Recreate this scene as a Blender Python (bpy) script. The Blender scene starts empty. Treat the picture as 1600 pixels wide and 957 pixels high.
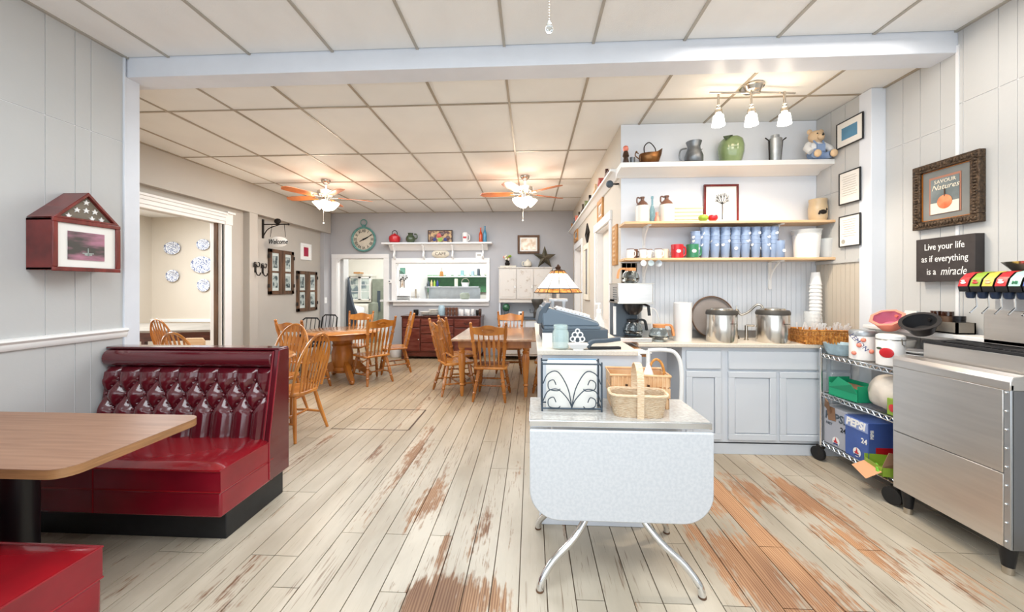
import bpy, math, random
from mathutils import Vector, Matrix
random.seed(7)
PI = math.pi
SC = bpy.context.scene
COL = SC.collection

# ---------------------------------------------------------------- camera, world, lights
cd = bpy.data.cameras.new('camera'); cam = bpy.data.objects.new('camera', cd); COL.objects.link(cam)
cd.sensor_width = 36; cd.lens = 36 * 589 / 1600; cd.shift_y = -29.5 / 1600; cd.clip_start = .05
cam.location = (0, 0, 1.4); cam.rotation_euler = (PI / 2, 0, math.atan(30 / 589))
SC.camera = cam
SC.view_settings.view_transform = 'Standard'; SC.view_settings.look = 'None'
SC.view_settings.exposure = 0.45; SC.view_settings.gamma = 1
wd = bpy.data.worlds.new('sky'); SC.world = wd; wd.use_nodes = True
wd.node_tree.nodes['Background'].inputs[0].default_value = (.80, .90, 1, 1)
wd.node_tree.nodes['Background'].inputs[1].default_value = .9
def area(name, loc, rot, sx, sy, power, color=(1, 1, 1), spread=PI):
    l = bpy.data.lights.new(name, 'AREA'); l.shape = 'RECTANGLE'; l.size = sx; l.size_y = sy; l.energy = power; l.color = color
    l.spread = spread
    o = bpy.data.objects.new(name, l); COL.objects.link(o); o.location = loc; o.rotation_euler = rot; return o
def point(name, loc, power, color=(1, .8, .6), r=.05):
    l = bpy.data.lights.new(name, 'POINT'); l.energy = power; l.color = color; l.shadow_soft_size = r
    o = bpy.data.objects.new(name, l); COL.objects.link(o); o.location = loc; return o
def aim(o, t):
    o.rotation_euler = (Vector(t) - o.location).to_track_quat('-Z', 'Y').to_euler()
area('daylight_front_window', (0, -1.85, 1.6), (PI / 2, 0, 0), 5.0, 2.4, 46, (.90, .96, 1))
area('front_ceiling_fill', (-.3, .85, 3.0), (0, 0, 0), 2.8, 1.5, 62, (.86, .95, 1))  # added soft fill over the front room, no fixture hangs here
area('niche_ceiling_fill', (1.7, 2.2, 3.0), (0, 0, 0), 1.4, .5, 12, (1, .93, .84))  # extra area fill added before the niche, separate from the track heads
area('side_room_ceiling_fill', (-6.2, 5.2, 2.86), (0, 0, 0), 2.4, 2.6, 150, (.90, .96, 1))  # unseen overhead fill, put in to brighten the plate wall evenly
area('side_room_fill', (-7.8, 4.6, 1.6), (0, -PI / 2, 0), 2.0, 2.0, 60, (.93, .97, 1))  # added sideways fill for the side room; no window behind it
area('kitchen_lamp_west', (-3.4, 8.9, 2.8), (0, 0, 0), 1.2, .6, 40, (1, .99, .95))
area('kitchen_lamp_east', (-1.6, 8.8, 2.8), (0, 0, 0), 1.2, .6, 40, (.97, 1, 1))
area('dining_ceiling_fill', (-1.5, 5.2, 2.90), (0, 0, 0), 3.4, 3.0, 100, (.84, .93, 1))  # added fill for the dining end; the ceiling has no light panel
sun = bpy.data.lights.new('sun', 'SUN'); sun.energy = 0.0; sun.angle = .05

# ---------------------------------------------------------------- mesh helpers
class MB:
    def __init__(s): s.v = []; s.f = []; s.m = []; s.mi = 0; s.T = None
    def _add(s, vs, fs):
        b = len(s.v)
        for p in vs:
            p = Vector(p)
            s.v.append(tuple(s.T @ p if s.T else p))
        s.f += [tuple(b + i for i in f) for f in fs]; s.m += [s.mi] * len(fs)
        return s
    def box(s, x0, y0, z0, x1, y1, z1):
        return s._add([(x0, y0, z0), (x1, y0, z0), (x1, y1, z0), (x0, y1, z0), (x0, y0, z1), (x1, y0, z1), (x1, y1, z1), (x0, y1, z1)],
                      [(0, 3, 2, 1), (4, 5, 6, 7), (0, 1, 5, 4), (1, 2, 6, 5), (2, 3, 7, 6), (3, 0, 4, 7)])
    def cbox(s, c, d): return s.box(c[0] - d[0] / 2, c[1] - d[1] / 2, c[2] - d[2] / 2, c[0] + d[0] / 2, c[1] + d[1] / 2, c[2] + d[2] / 2)
    def hexa(s, lo, hi):  # two quads (4 pts each) bottom, top
        return s._add(list(lo) + list(hi), [(0, 3, 2, 1), (4, 5, 6, 7), (0, 1, 5, 4), (1, 2, 6, 5), (2, 3, 7, 6), (3, 0, 4, 7)])
    def prism(s, pts, a, b, axis='y'):
        n = len(pts)
        def mk(p, t):
            return {'y': (p[0], t, p[1]), 'x': (t, p[0], p[1]), 'z': (p[0], p[1], t)}[axis]
        vs = [mk(p, a) for p in pts] + [mk(p, b) for p in pts]
        return s._add(vs, [tuple(range(n)), tuple(range(2 * n - 1, n - 1, -1))] + [(i, n + i, n + (i + 1) % n, (i + 1) % n) for i in range(n)])
    def lathe(s, prof, c=(0, 0, 0), n=20, sx=1, sy=1, a0=0, cap=True):
        vs = []; fs = []; k = len(prof)
        for r, z in prof:
            for i in range(n):
                a = a0 + 2 * PI * i / n; vs.append((c[0] + r * sx * math.cos(a), c[1] + r * sy * math.sin(a), c[2] + z))
        for j in range(k - 1):
            for i in range(n):
                fs.append((j * n + i, j * n + (i + 1) % n, (j + 1) * n + (i + 1) % n, (j + 1) * n + i))
        if cap and prof[0][0] > 1e-4 and prof[1][0] > 1e-3: fs.append(tuple(range(n - 1, -1, -1)))
        if cap and prof[-1][0] > 1e-4 and prof[-2][0] > 1e-3: fs.append(tuple((k - 1) * n + i for i in range(n)))
        return s._add(vs, fs)
    def tube(s, pts, r, n=8, closed=False):
        pts = [Vector(p) for p in pts]; k = len(pts); vs = []; fs = []
        rs = r if isinstance(r, (list, tuple)) else [r] * k
        up = None
        for j, p in enumerate(pts):
            if closed: d = pts[(j + 1) % k] - pts[j - 1]
            else: d = pts[min(j + 1, k - 1)] - pts[max(j - 1, 0)]
            d.normalize()
            if up is None: up = d.orthogonal().normalized()
            up = (up - d * up.dot(d)).normalized(); w = d.cross(up)
            for i in range(n):
                a = 2 * PI * i / n; vs.append(p + (up * math.cos(a) + w * math.sin(a)) * rs[j])
        for j in range(k if closed else k - 1):
            for i in range(n):
                fs.append((j * n + i, j * n + (i + 1) % n, ((j + 1) % k) * n + (i + 1) % n, ((j + 1) % k) * n + i))
        if not closed: fs += [tuple(range(n - 1, -1, -1)), tuple((k - 1) * n + i for i in range(n))]
        return s._add(vs, fs)
    def sphere(s, c, r, n=14, m=9, sx=1, sy=1, sz=1):
        return s.lathe([(max(r * math.sin(PI * j / m), 1e-5), -r * sz * math.cos(PI * j / m)) for j in range(m + 1)], c, n, sx, sy)
    def strip(s, pts, w, t, nrm=(0, 1, 0)):  # flat band along pts: width w across, thickness t along nrm
        N = Vector(nrm).normalized(); pts = [Vector(p) for p in pts]; k = len(pts); vs = []; fs = []
        ws = w if isinstance(w, (list, tuple)) else [w] * k
        for j, p in enumerate(pts):
            d = (pts[min(j + 1, k - 1)] - pts[max(j - 1, 0)]).normalized(); c = d.cross(N).normalized() * ws[j] / 2
            for q in (c + N * t / 2, -c + N * t / 2, -c - N * t / 2, c - N * t / 2): vs.append(p + q)
        for j in range(k - 1):
            for i in range(4): fs.append((j * 4 + i, j * 4 + (i + 1) % 4, j * 4 + 4 + (i + 1) % 4, j * 4 + 4 + i))
        fs += [(3, 2, 1, 0), (k * 4 - 4, k * 4 - 3, k * 4 - 2, k * 4 - 1)]
        return s._add(vs, fs)
    def mesh(s, name, mats, angle=38):
        me = bpy.data.meshes.new(name); me.from_pydata(s.v, [], s.f)
        if not isinstance(mats, (list, tuple)): mats = [mats]
        for m in mats: me.materials.append(m)
        if len(mats) > 1: me.polygons.foreach_set('material_index', s.m)
        me.polygons.foreach_set('use_smooth', [True] * len(me.polygons))
        me.update(); me.validate(); me.set_sharp_from_angle(angle=math.radians(angle))
        return me
    def build(s, name, mats, parent=None, loc=None, rotz=0, bevel=0, rot=None, label=None, segs=2):
        o = bpy.data.objects.new(name, s.mesh(name, mats)); COL.objects.link(o)
        if loc is not None: o.location = loc
        o.rotation_euler = rot if rot else (0, 0, rotz)
        if parent: o.parent = parent
        if bevel:
            b = o.modifiers.new('bevel', 'BEVEL'); b.width = bevel; b.segments = segs; b.limit_method = 'ANGLE'; b.angle_limit = .7
        if label: o['label'] = label
        return o
def tag(o, label, cat, group=None):
    o['label'] = label; o['category'] = cat
    if group: o['group'] = group
    return o
def thing(name, label, cat, loc=(0, 0, 0), rotz=0, group=None, rot=None):
    o = bpy.data.objects.new(name, None); COL.objects.link(o); o.empty_display_size = .1
    o.location = loc; o.rotation_euler = rot if rot else (0, 0, rotz); return tag(o, label, cat, group)
def struct(o): o['kind'] = 'structure'; return o
def stuff(o): o['kind'] = 'stuff'; return o
def dup(src, loc=None, rotz=None, label=None, group=None, parent=None):
    c = src.copy(); COL.objects.link(c)
    if parent: c.parent = parent
    if loc is not None: c.location = loc
    if rotz is not None: c.rotation_euler = (0, 0, rotz)
    if label: c['label'] = label
    if group: c['group'] = group
    for ch in list(src.children): dup(ch, parent=c)
    return c
def share(name, mesh, parent, loc, rotz=0, scale=None, rot=None):
    o = bpy.data.objects.new(name, mesh); COL.objects.link(o); o.parent = parent; o.location = loc
    o.rotation_euler = rot if rot else (0, 0, rotz)
    if scale: o.scale = scale
    return o
def text(name, s, size, loc, rot, m, parent, ext=.0015, align='CENTER', shear=0, sx=1, spacing=1, bold=0):
    c = bpy.data.curves.new(name, 'FONT'); c.body = s; c.size = size; c.extrude = ext; c.align_x = align; c.align_y = 'CENTER'
    c.shear = shear; c.space_character = spacing; c.resolution_u = 2; c.offset = bold; c.space_line = .95
    t = bpy.data.objects.new(name, c); me = bpy.data.meshes.new_from_object(t); bpy.data.objects.remove(t)
    me.materials.clear(); me.materials.append(m)
    o = bpy.data.objects.new(name, me); COL.objects.link(o); o.location = loc; o.rotation_euler = rot; o.scale = (sx, 1, 1)
    if parent: o.parent = parent
    return o
ORD = ['first', 'second', 'third', 'fourth', 'fifth', 'sixth', 'seventh', 'eighth', 'ninth', 'tenth']

# ---------------------------------------------------------------- materials
def lin(h):
    h = h.lstrip('#'); c = [int(h[i:i + 2], 16) / 255 for i in (0, 2, 4)]
    return tuple(x / 12.92 if x <= .04045 else ((x + .055) / 1.055) ** 2.4 for x in c)
def mat(name, col, rough=.5, metal=0, var=0, scale=8, stretch=(1, 1, 1), bump=0, bscale=40, trans=0, emit=0, col2=None, coat=0, ior=1.45, spec=.5, alpha=1, rnd=0, kind='noise', contrast=(.35, .65), detail=4):
    m = bpy.data.materials.new(name); m.use_nodes = True; nt = m.node_tree; N = nt.nodes; Lk = nt.links; b = N['Principled BSDF']
    c = lin(col) if isinstance(col, str) else col
    b.inputs['Base Color'].default_value = (*c, 1); b.inputs['Roughness'].default_value = rough; b.inputs['Metallic'].default_value = metal
    b.inputs['Transmission Weight'].default_value = trans; b.inputs['IOR'].default_value = ior; b.inputs['Coat Weight'].default_value = coat
    b.inputs['Coat Roughness'].default_value = .08; b.inputs['Specular IOR Level'].default_value = spec; b.inputs['Alpha'].default_value = alpha
    if emit: b.inputs['Emission Color'].default_value = (*c, 1); b.inputs['Emission Strength'].default_value = emit
    tc = N.new('ShaderNodeTexCoord'); mp = N.new('ShaderNodeMapping'); Lk.new(tc.outputs['Object'], mp.inputs[0]); mp.inputs['Scale'].default_value = stretch
    out = None
    if var or col2:
        if kind == 'noise':
            t = N.new('ShaderNodeTexNoise'); t.inputs['Scale'].default_value = scale; t.inputs['Detail'].default_value = detail; o_ = t.outputs['Fac']
        elif kind == 'voronoi':
            t = N.new('ShaderNodeTexVoronoi'); t.inputs['Scale'].default_value = scale; o_ = t.outputs['Distance']
        else:
            t = N.new('ShaderNodeTexWave'); t.inputs['Scale'].default_value = scale; t.inputs['Distortion'].default_value = 4; t.inputs['Detail'].default_value = 3; o_ = t.outputs['Fac']
        Lk.new(mp.outputs[0], t.inputs['Vector'])
        r = N.new('ShaderNodeValToRGB'); Lk.new(o_, r.inputs[0])
        e = r.color_ramp.elements; e[0].position, e[1].position = contrast
        c2 = (lin(col2) if isinstance(col2, str) else col2) if col2 else tuple(x * (1 - var) for x in c)
        e[0].color = (*c2, 1); e[1].color = (*c, 1); out = r.outputs[0]
    if rnd:
        oi = N.new('ShaderNodeObjectInfo'); mx = N.new('ShaderNodeHueSaturation')
        ma = N.new('ShaderNodeMapRange'); ma.inputs[3].default_value = 1 - rnd; ma.inputs[4].default_value = 1 + rnd
        Lk.new(oi.outputs['Random'], ma.inputs[0]); Lk.new(ma.outputs[0], mx.inputs['Value'])
        if out: Lk.new(out, mx.inputs['Color'])
        else: mx.inputs['Color'].default_value = (*c, 1)
        out = mx.outputs[0]
    if out:
        Lk.new(out, b.inputs['Base Color'])
    if bump:
        t2 = N.new('ShaderNodeTexNoise'); t2.inputs['Scale'].default_value = bscale; Lk.new(mp.outputs[0], t2.inputs['Vector'])
        bp = N.new('ShaderNodeBump'); bp.inputs['Strength'].default_value = bump; bp.inputs['Distance'].default_value = .01
        Lk.new(t2.outputs['Fac'], bp.inputs['Height']); Lk.new(bp.outputs[0], b.inputs['Normal'])
    return m
M = {}
def dm(k, *a, **kw): M[k] = mat(k, *a, **kw)
dm('wall_paint', '#c3c3c2', .5, var=.04, scale=2, bump=.05)
dm('wall_gap', '#e8e8ea', .5)

dm('far_paint', '#b2b1b4', .6, var=.05, scale=1.5)
dm('tan_paint', '#b9b2a9', .6, var=.05, scale=1.5)
dm('cream_paint', '#c9bfb1', .6, var=.04, scale=1.5)
dm('beige_paint', '#d3c6b6', .6, var=.04)
dm('blue_trim', '#dde1e9', .35, var=.03)
dm('white_trim', '#eeecea', .35, var=.03)
dm('blue_white', '#e3e7ee', .45, var=.03, scale=2)
dm('bead', '#dfe3e9', .45, var=.03)
dm('tile', '#f2f2f1', .75, var=.06, scale=3, stretch=(1, .5, 1), bump=.12, bscale=160, rnd=.02)
dm('tile_warm', '#eeede9', .7, var=.05, scale=2, bump=.12, bscale=160, rnd=.03)
dm('grid', '#b4aea4', .4, var=.15, scale=4)
dm('grid_brown', '#ab9e8b', .35, .1, var=.2, scale=4)
dm('cab', '#d3d8df', .42, var=.03, scale=3)
dm('cab_line', '#a9b0ba', .5)
dm('counter', '#ddd3c5', .35, var=.12, scale=120)
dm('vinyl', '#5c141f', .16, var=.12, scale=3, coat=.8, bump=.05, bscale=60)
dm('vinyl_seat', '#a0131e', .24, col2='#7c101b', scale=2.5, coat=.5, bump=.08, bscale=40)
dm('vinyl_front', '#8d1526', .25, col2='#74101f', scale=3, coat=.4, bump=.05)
dm('black_base', '#1c1e22', .4, var=.3, scale=20)
dm('laminate', '#a17a61', .42, col2='#8c6650', scale=6, stretch=(.6, 12, 1), contrast=(.3, .7))
dm('lam_edge', '#a97b52', .4, var=.3, scale=8, stretch=(1, 1, 12))
dm('oak', '#b5702c', .25, col2='#7f4717', scale=6, stretch=(1, 1, .2), contrast=(.3, .7), coat=.4)
dm('oak_light', '#c88236', .25, col2='#995822', scale=6, stretch=(1, 1, .2), coat=.4)
dm('oak_top', '#c98a4c', .2, col2='#a8672f', scale=3, stretch=(.3, 8, 1), coat=.7)
dm('grey_top', '#b58f70', .18, col2='#9a7458', scale=3, stretch=(8, .4, 1), coat=.7)
dm('mahog', '#5e2a20', .3, col2='#43190f', scale=4, stretch=(1, 1, 4), coat=.4)
dm('mahog_hi', '#6f3a30', .3, col2='#5a2318', scale=5, stretch=(1, 1, 5), coat=.4)
dm('cherry', '#7c2420', .25, col2='#5a1512', scale=5, stretch=(6, 1, 1), coat=.4)
dm('darkwood', '#4a3020', .4, var=.4, scale=10, bump=.2)
dm('rustic', '#6b4c35', .6, col2='#4a3424', scale=14, stretch=(1, 1, .2), bump=.3)
dm('gilt', '#5d4a38', .4, .4, col2='#35281d', scale=60, bump=.8, bscale=90)
dm('pine', '#e0c09a', .45, col2='#cfa678', scale=4, stretch=(.5, 6, 6))
dm('tanwood', '#c98f50', .45, var=.3, scale=8)
dm('black', '#17171a', .35)
dm('blackmat', '#1d1d20', .7)
dm('signblack', '#3b3534', .6, var=.2, scale=30)
dm('slate', '#5d6b78', .45)
dm('slate_dk', '#48535e', .45)
dm('iron', '#2b2522', .5, .5)
dm('chrome', '#dfe1e4', .12, 1)
dm('nickel', '#c4bdb2', .22, 1)
dm('steel', '#dcd8d4', .30, .9, var=.08, scale=3, stretch=(1, 1, 12))
dm('steel2', '#b9bcc0', .35, .85, var=.1, scale=3)
dm('white', '#f0efed', .4)
dm('whiteplast', '#f2f2f1', .35)
dm('formica', '#d2d4d8', .3, col2='#c9ccd1', scale=70, contrast=(.4, .6))
dm('formica_top', '#c5c2bd', .12, col2='#b4afa9', scale=60, coat=.6)
dm('paper', '#efece6', .8)
dm('cream', '#e3d9c6', .6)
dm('lamp_glass', (1, .84, .62), .4, emit=7)
dm('spot_glass', (1, .93, .82), .4, emit=6)
dm('shade', (1, .95, .86), .5, emit=.9)
dm('amber', (.95, .42, .08), .4, emit=.25, col2='#7a2a10', scale=30)
dm('lead', '#3a342c', .5, .5)
dm('green_glaze', '#93a575', .15, col2='#74895a', scale=5, coat=.8)
dm('applegreen', '#93b13e', .3, var=.2)
dm('dkgreen', '#4b5a42', .25, var=.3, coat=.5)
dm('copper', '#9a6a3e', .3, .9, col2='#5c3f2a', scale=6)
dm('pewter', '#84888c', .35, .7, var=.3, scale=20)
dm('pewter_lt', '#b4b8bc', .35, .7, var=.2, scale=20)
dm('stone_w', '#ded9d0', .3, coat=.3)
dm('stone_b', '#6e4a3a', .3, coat=.3)
dm('glassblue', '#a5cfd8', .05, trans=.8)
dm('glass', '#eef4f4', .02, trans=1)
dm('clear', '#f2f6f8', .15, alpha=.35)
dm('brownglass', '#3a2015', .1, coat=.5)
dm('bluecup', '#9db3d6', .15, trans=.25, coat=.3)
dm('cuprim', '#7f93c4', .2)
dm('red', '#c31e28', .3, coat=.4)
dm('redorange', '#c84a1e', .2, coat=.4)
dm('bottleblue', '#3f86a8', .15, coat=.4)
dm('green', '#2f7a55', .3, coat=.4)
dm('magenta', '#a3163c', .3)
dm('peach', '#ee8d78', .4)
dm('pinkin', '#c8728a', .45)
dm('enamel_green', '#4e7a6c', .4, var=.3, scale=20)
dm('wicker', '#ecd8bb', .6, col2='#d3b08a', scale=120, stretch=(.4, .4, 3), bump=.4, bscale=120, contrast=(.35, .65))
dm('wickerdk', '#d6964a', .6, col2='#a3642a', scale=50, bump=.4, bscale=100, contrast=(.4, .6))
dm('chip', '#e3bd92', .55, col2='#d3a272', scale=14)
dm('tealbox', '#1f9e72', .5)
dm('card', '#8b6a52', .8)
dm('pblue', '#4560a6', .35, var=.1)
dm('psilver', '#a9abb5', .35)
dm('bag', '#e9dfd3', .35, var=.08, scale=8, bump=.6, bscale=14)
dm('floral', '#e9e6e4', .35)
dm('navy', '#2c3a78', .5)
dm('bear', '#e2c29c', .6, bump=.3)
dm('paleblue', '#a9c3cf', .3, var=.2, scale=30, coat=.4)
dm('denim', '#8ba2c6', .6)
dm('rubber', '#1b1b1c', .6)
dm('kwhite', '#f2efe6', .6)
dm('ktile', '#5f9a6c', .3, var=.15, rnd=.06)
dm('kgreen', '#4f7568', .5)
dm('greygreen', '#8d9486', .5, var=.15)
dm('apron', '#3c444e', .8)
dm('winblue', '#7a8a92', .1, col2='#c9d4d0', scale=6, contrast=(.45, .55))
dm('photo_dark', '#3d4a4e', .15, col2='#a8b2ae', scale=14, contrast=(.42, .58))
dm('photo_pink', '#b07a8e', .2, col2='#4c4a48', scale=9, stretch=(.5, 1, 1.6), contrast=(.4, .6))
dm('photo_sepia', '#c2a68c', .2, col2='#e8ddcf', scale=14, contrast=(.42, .58))
dm('fruit_print', '#caa777', .4, col2='#5b3a3a', scale=16, contrast=(.42, .58))
dm('flagblue', '#7d7264', .6, var=.2)
dm('chinablue', '#e9ebee', .2, col2='#4f5f8c', scale=7, contrast=(.44, .54), coat=.5)
dm('clockface', '#d5cbb9', .6, var=.1)
dm('teal', '#6aa09a', .5, var=.3, scale=20)
dm('bluegrey', '#5f93b4', .5, var=.2)
dm('woodstain', '#8a8278', .6, var=.25, scale=6, stretch=(1, .2, 1))
dm('cutlery', '#f4f3f0', .4)
dm('star', '#6f6452', .5, .4, col2='#4d4a3c', scale=12)
dm('door_white', '#e9dfd2', .5)
dm('plaque', '#ddceba', .5)
dm('skin_red', '#b83328', .3, coat=.5)
dm('crockt', '#c7b08e', .35, var=.1, coat=.4)
dm('clear2', '#c9dbe2', .1, alpha=.6)
dm('orangeplast', '#dd955e', .35)
dm('traygrey', '#8c8480', .4, var=.1)
dm('steelw', '#d8d3cc', .22, 1)
dm('glassjar', '#cfe2e0', .05, alpha=.32, coat=.5)
dm('pblue2', '#7fa3c0', .6)
dm('slate_iron', '#3f4a55', .4, .3)
dm('palepanel', '#8fa0cf', .4)
dm('peachcard', '#e0a67c', .7)
dm('brightgreen', '#79c13a', .5)
dm('steeldk', '#8e8f93', .3, .9)
dm('yellowlab', '#d9b84a', .4)
dm('mint', '#a9d8c4', .4)
dm('navyblack', '#20304a', .3)
dm('blacktub', '#2a2626', .3)
dm('chippy', '#cfc9c2', .55, col2='#b0a294', scale=12, contrast=(.28, .4))
dm('mahog_dk', '#4a2018', .25, coat=.5)
dm('steelbright', '#c9d0d4', .3, .8, var=.1)
dm('greenglass', '#2f6a48', .05, trans=.3, coat=.6)
dm('pewter_dk', '#55524e', .5, .5)
dm('peachapple', '#c8643c', .4, col2='#e0946a', scale=12)
dm('photo_dark2', '#5f6a6c', .3, col2='#7f8686', scale=8)
dm('photo_slate', '#7d7f7d', .2, var=.2, scale=4)
dm('copperprint', '#a3705c', .4)

def wood_floor():
    m = bpy.data.materials.new('worn_floor_paint'); m.use_nodes = True; nt = m.node_tree; N = nt.nodes; L = nt.links; b = N['Principled BSDF']
    geo = N.new('ShaderNodeNewGeometry'); sep = N.new('ShaderNodeSeparateXYZ'); L.new(geo.outputs['Position'], sep.inputs[0])
    def mp(sx, sy, off=0):
        v = N.new('ShaderNodeMapping'); L.new(geo.outputs['Position'], v.inputs[0]); v.inputs['Scale'].default_value = (sx, sy, 1); v.inputs['Location'].default_value = (off, off, 0); return v.outputs[0]
    def noise(vec, sc, det=5, w=None, dist=0):
        t = N.new('ShaderNodeTexNoise'); t.inputs['Scale'].default_value = sc; t.inputs['Detail'].default_value = det; t.inputs['Distortion'].default_value = dist; L.new(vec, t.inputs['Vector']); return t.outputs['Fac']
    def ma(op, a, c, cl=False):
        n = N.new('ShaderNodeMath'); n.operation = op; n.use_clamp = cl
        for i, q in enumerate((a, c)):
            if q is None: continue
            if isinstance(q, (int, float)): n.inputs[i].default_value = q
            else: L.new(q, n.inputs[i])
        return n.outputs[0]
    def blob(cx, cy, rx, ry, s):
        dx = ma('DIVIDE', ma('SUBTRACT', sep.outputs[0], cx), rx); dy = ma('DIVIDE', ma('SUBTRACT', sep.outputs[1], cy), ry)
        d = ma('ADD', ma('MULTIPLY', dx, dx), ma('MULTIPLY', dy, dy)); return ma('MULTIPLY', ma('SUBTRACT', 1, d, True), s)
    oi = N.new('ShaderNodeObjectInfo')
    acc = None
    BL = [(1.30, 2.72, .7, .42, .50), (1.9, 2.6, .45, .3, .28), (1.12, 2.2, .35, .55, .42), (1.2, 1.7, .36, .6, .42), (1.62, 1.75, .4, .6, .34), (1.8, 2.25, .3, .35, .28), (-.40, 2.0, .26, .7, .34), (-.32, 1.64, .36, .20, .52), (-.75, 2.6, .35, .6, .26), (-1.45, 1.6, .25, .6, .2), (-.9, 3.3, .25, .5, .2), (-1.2, 4.5, 3.2, 3.0, .10), (2.1, 1.9, .25, .3, .3)]
    for q in BL:
        r = blob(*q); acc = r if acc is None else ma('ADD', acc, r)
    n1 = noise(mp(5, 1.1), 1.3, 6, dist=.6); n2 = noise(mp(60, 2.2), 1.2, 4, dist=.4); n3 = noise(mp(14, 5), 3, 6)
    nn = ma('ADD', ma('ADD', ma('MULTIPLY', n1, .55), ma('MULTIPLY', n2, .3)), ma('MULTIPLY', n3, .25))
    nn = ma('ADD', nn, ma('MULTIPLY', oi.outputs['Random'], .10))
    nn = ma('ADD', ma('MULTIPLY', ma('SUBTRACT', nn, .60), 2.0), .60)
    w = ma('ADD', nn, ma('MULTIPLY', acc, .85))
    mr = N.new('ShaderNodeMapRange'); mr.clamp = True; L.new(w, mr.inputs[0]); mr.inputs[1].default_value = .84; mr.inputs[2].default_value = 1.0; worn = mr.outputs[0]
    # bare wood: grain
    wv = N.new('ShaderNodeTexWave'); wv.bands_direction = 'X'; L.new(mp(26, 1.4, 3), wv.inputs[0]); wv.inputs['Scale'].default_value = 1; wv.inputs['Distortion'].default_value = 9; wv.inputs['Detail'].default_value = 3; wv.inputs['Detail Scale'].default_value = .8
    r1 = N.new('ShaderNodeValToRGB'); L.new(wv.outputs['Fac'], r1.inputs[0]); r1.color_ramp.elements[0].color = (*lin('#9c7050'), 1); r1.color_ramp.elements[1].color = (*lin('#c9a07a'), 1)
    # redder or browner zones
    r3 = N.new('ShaderNodeValToRGB'); L.new(noise(mp(3, 1, 8), 1.2, 2), r3.inputs[0]); r3.color_ramp.elements[0].color = (.60, .52, .50, 1); r3.color_ramp.elements[1].color = (1.05, 1, .95, 1); r3.color_ramp.elements[0].position = .35; r3.color_ramp.elements[1].position = .6
    mul = N.new('ShaderNodeMixRGB'); mul.blend_type = 'MULTIPLY'; mul.inputs[0].default_value = 1; L.new(r1.outputs[0], mul.inputs[1]); L.new(r3.outputs[0], mul.inputs[2])
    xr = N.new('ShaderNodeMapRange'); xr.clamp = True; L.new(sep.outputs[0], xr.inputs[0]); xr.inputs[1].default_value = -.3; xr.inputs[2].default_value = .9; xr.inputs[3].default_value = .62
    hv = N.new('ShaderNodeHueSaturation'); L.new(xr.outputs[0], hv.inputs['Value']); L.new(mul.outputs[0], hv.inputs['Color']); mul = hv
    # paint
    r2 = N.new('ShaderNodeValToRGB'); L.new(noise(mp(2.4, .8, 2), 1.5, 5), r2.inputs[0]); r2.color_ramp.elements[0].color = (*lin('#a69a88'), 1); r2.color_ramp.elements[1].color = (*lin('#c2b7a6'), 1); r2.color_ramp.elements[0].position = .35; r2.color_ramp.elements[1].position = .62
    # older dirtier paint toward the dining end
    far = N.new('ShaderNodeMapRange'); far.clamp = True; L.new(sep.outputs[1], far.inputs[0]); far.inputs[1].default_value = 2.6; far.inputs[2].default_value = 5.2; far.inputs[4].default_value = .75
    mf = N.new('ShaderNodeMixRGB'); L.new(far.outputs[0], mf.inputs[0]); L.new(r2.outputs[0], mf.inputs[1]); mf.inputs[2].default_value = (*lin('#a08058'), 1)
    # fine dirty scratches
    sc = N.new('ShaderNodeMapRange'); sc.clamp = True; L.new(ma('ADD', noise(mp(70, 3.2, 5), 1.4, 5, dist=.8), ma('ADD', ma('MULTIPLY', far.outputs[0], .09), ma('MULTIPLY', noise(mp(2, 1.1, 9), 1.4, 3), .42))), sc.inputs[0]); sc.inputs[1].default_value = .83; sc.inputs[2].default_value = .96
    ms = N.new('ShaderNodeMixRGB'); L.new(sc.outputs[0], ms.inputs[0]); L.new(mf.outputs[0], ms.inputs[1]); ms.inputs[2].default_value = (*lin('#84705e'), 1)
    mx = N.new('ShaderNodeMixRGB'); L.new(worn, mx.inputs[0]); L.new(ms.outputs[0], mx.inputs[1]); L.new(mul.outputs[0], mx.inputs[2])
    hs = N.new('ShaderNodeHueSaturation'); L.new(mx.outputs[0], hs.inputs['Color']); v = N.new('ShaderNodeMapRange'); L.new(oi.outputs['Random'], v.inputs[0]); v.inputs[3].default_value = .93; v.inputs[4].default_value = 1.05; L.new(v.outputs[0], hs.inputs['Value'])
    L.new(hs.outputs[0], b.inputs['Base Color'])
    rr = N.new('ShaderNodeMapRange'); L.new(worn, rr.inputs[0]); rr.inputs[3].default_value = .38; rr.inputs[4].default_value = .6; L.new(rr.outputs[0], b.inputs['Roughness'])
    bp = N.new('ShaderNodeBump'); bp.inputs['Strength'].default_value = .25; bp.inputs['Distance'].default_value = .004; L.new(ma('ADD', n2, ma('MULTIPLY', worn, -.5)), bp.inputs['Height']); L.new(bp.outputs[0], b.inputs['Normal'])
    return m
M['floor'] = wood_floor()
dm('floor_gap', '#6b5a49', .8)

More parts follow.
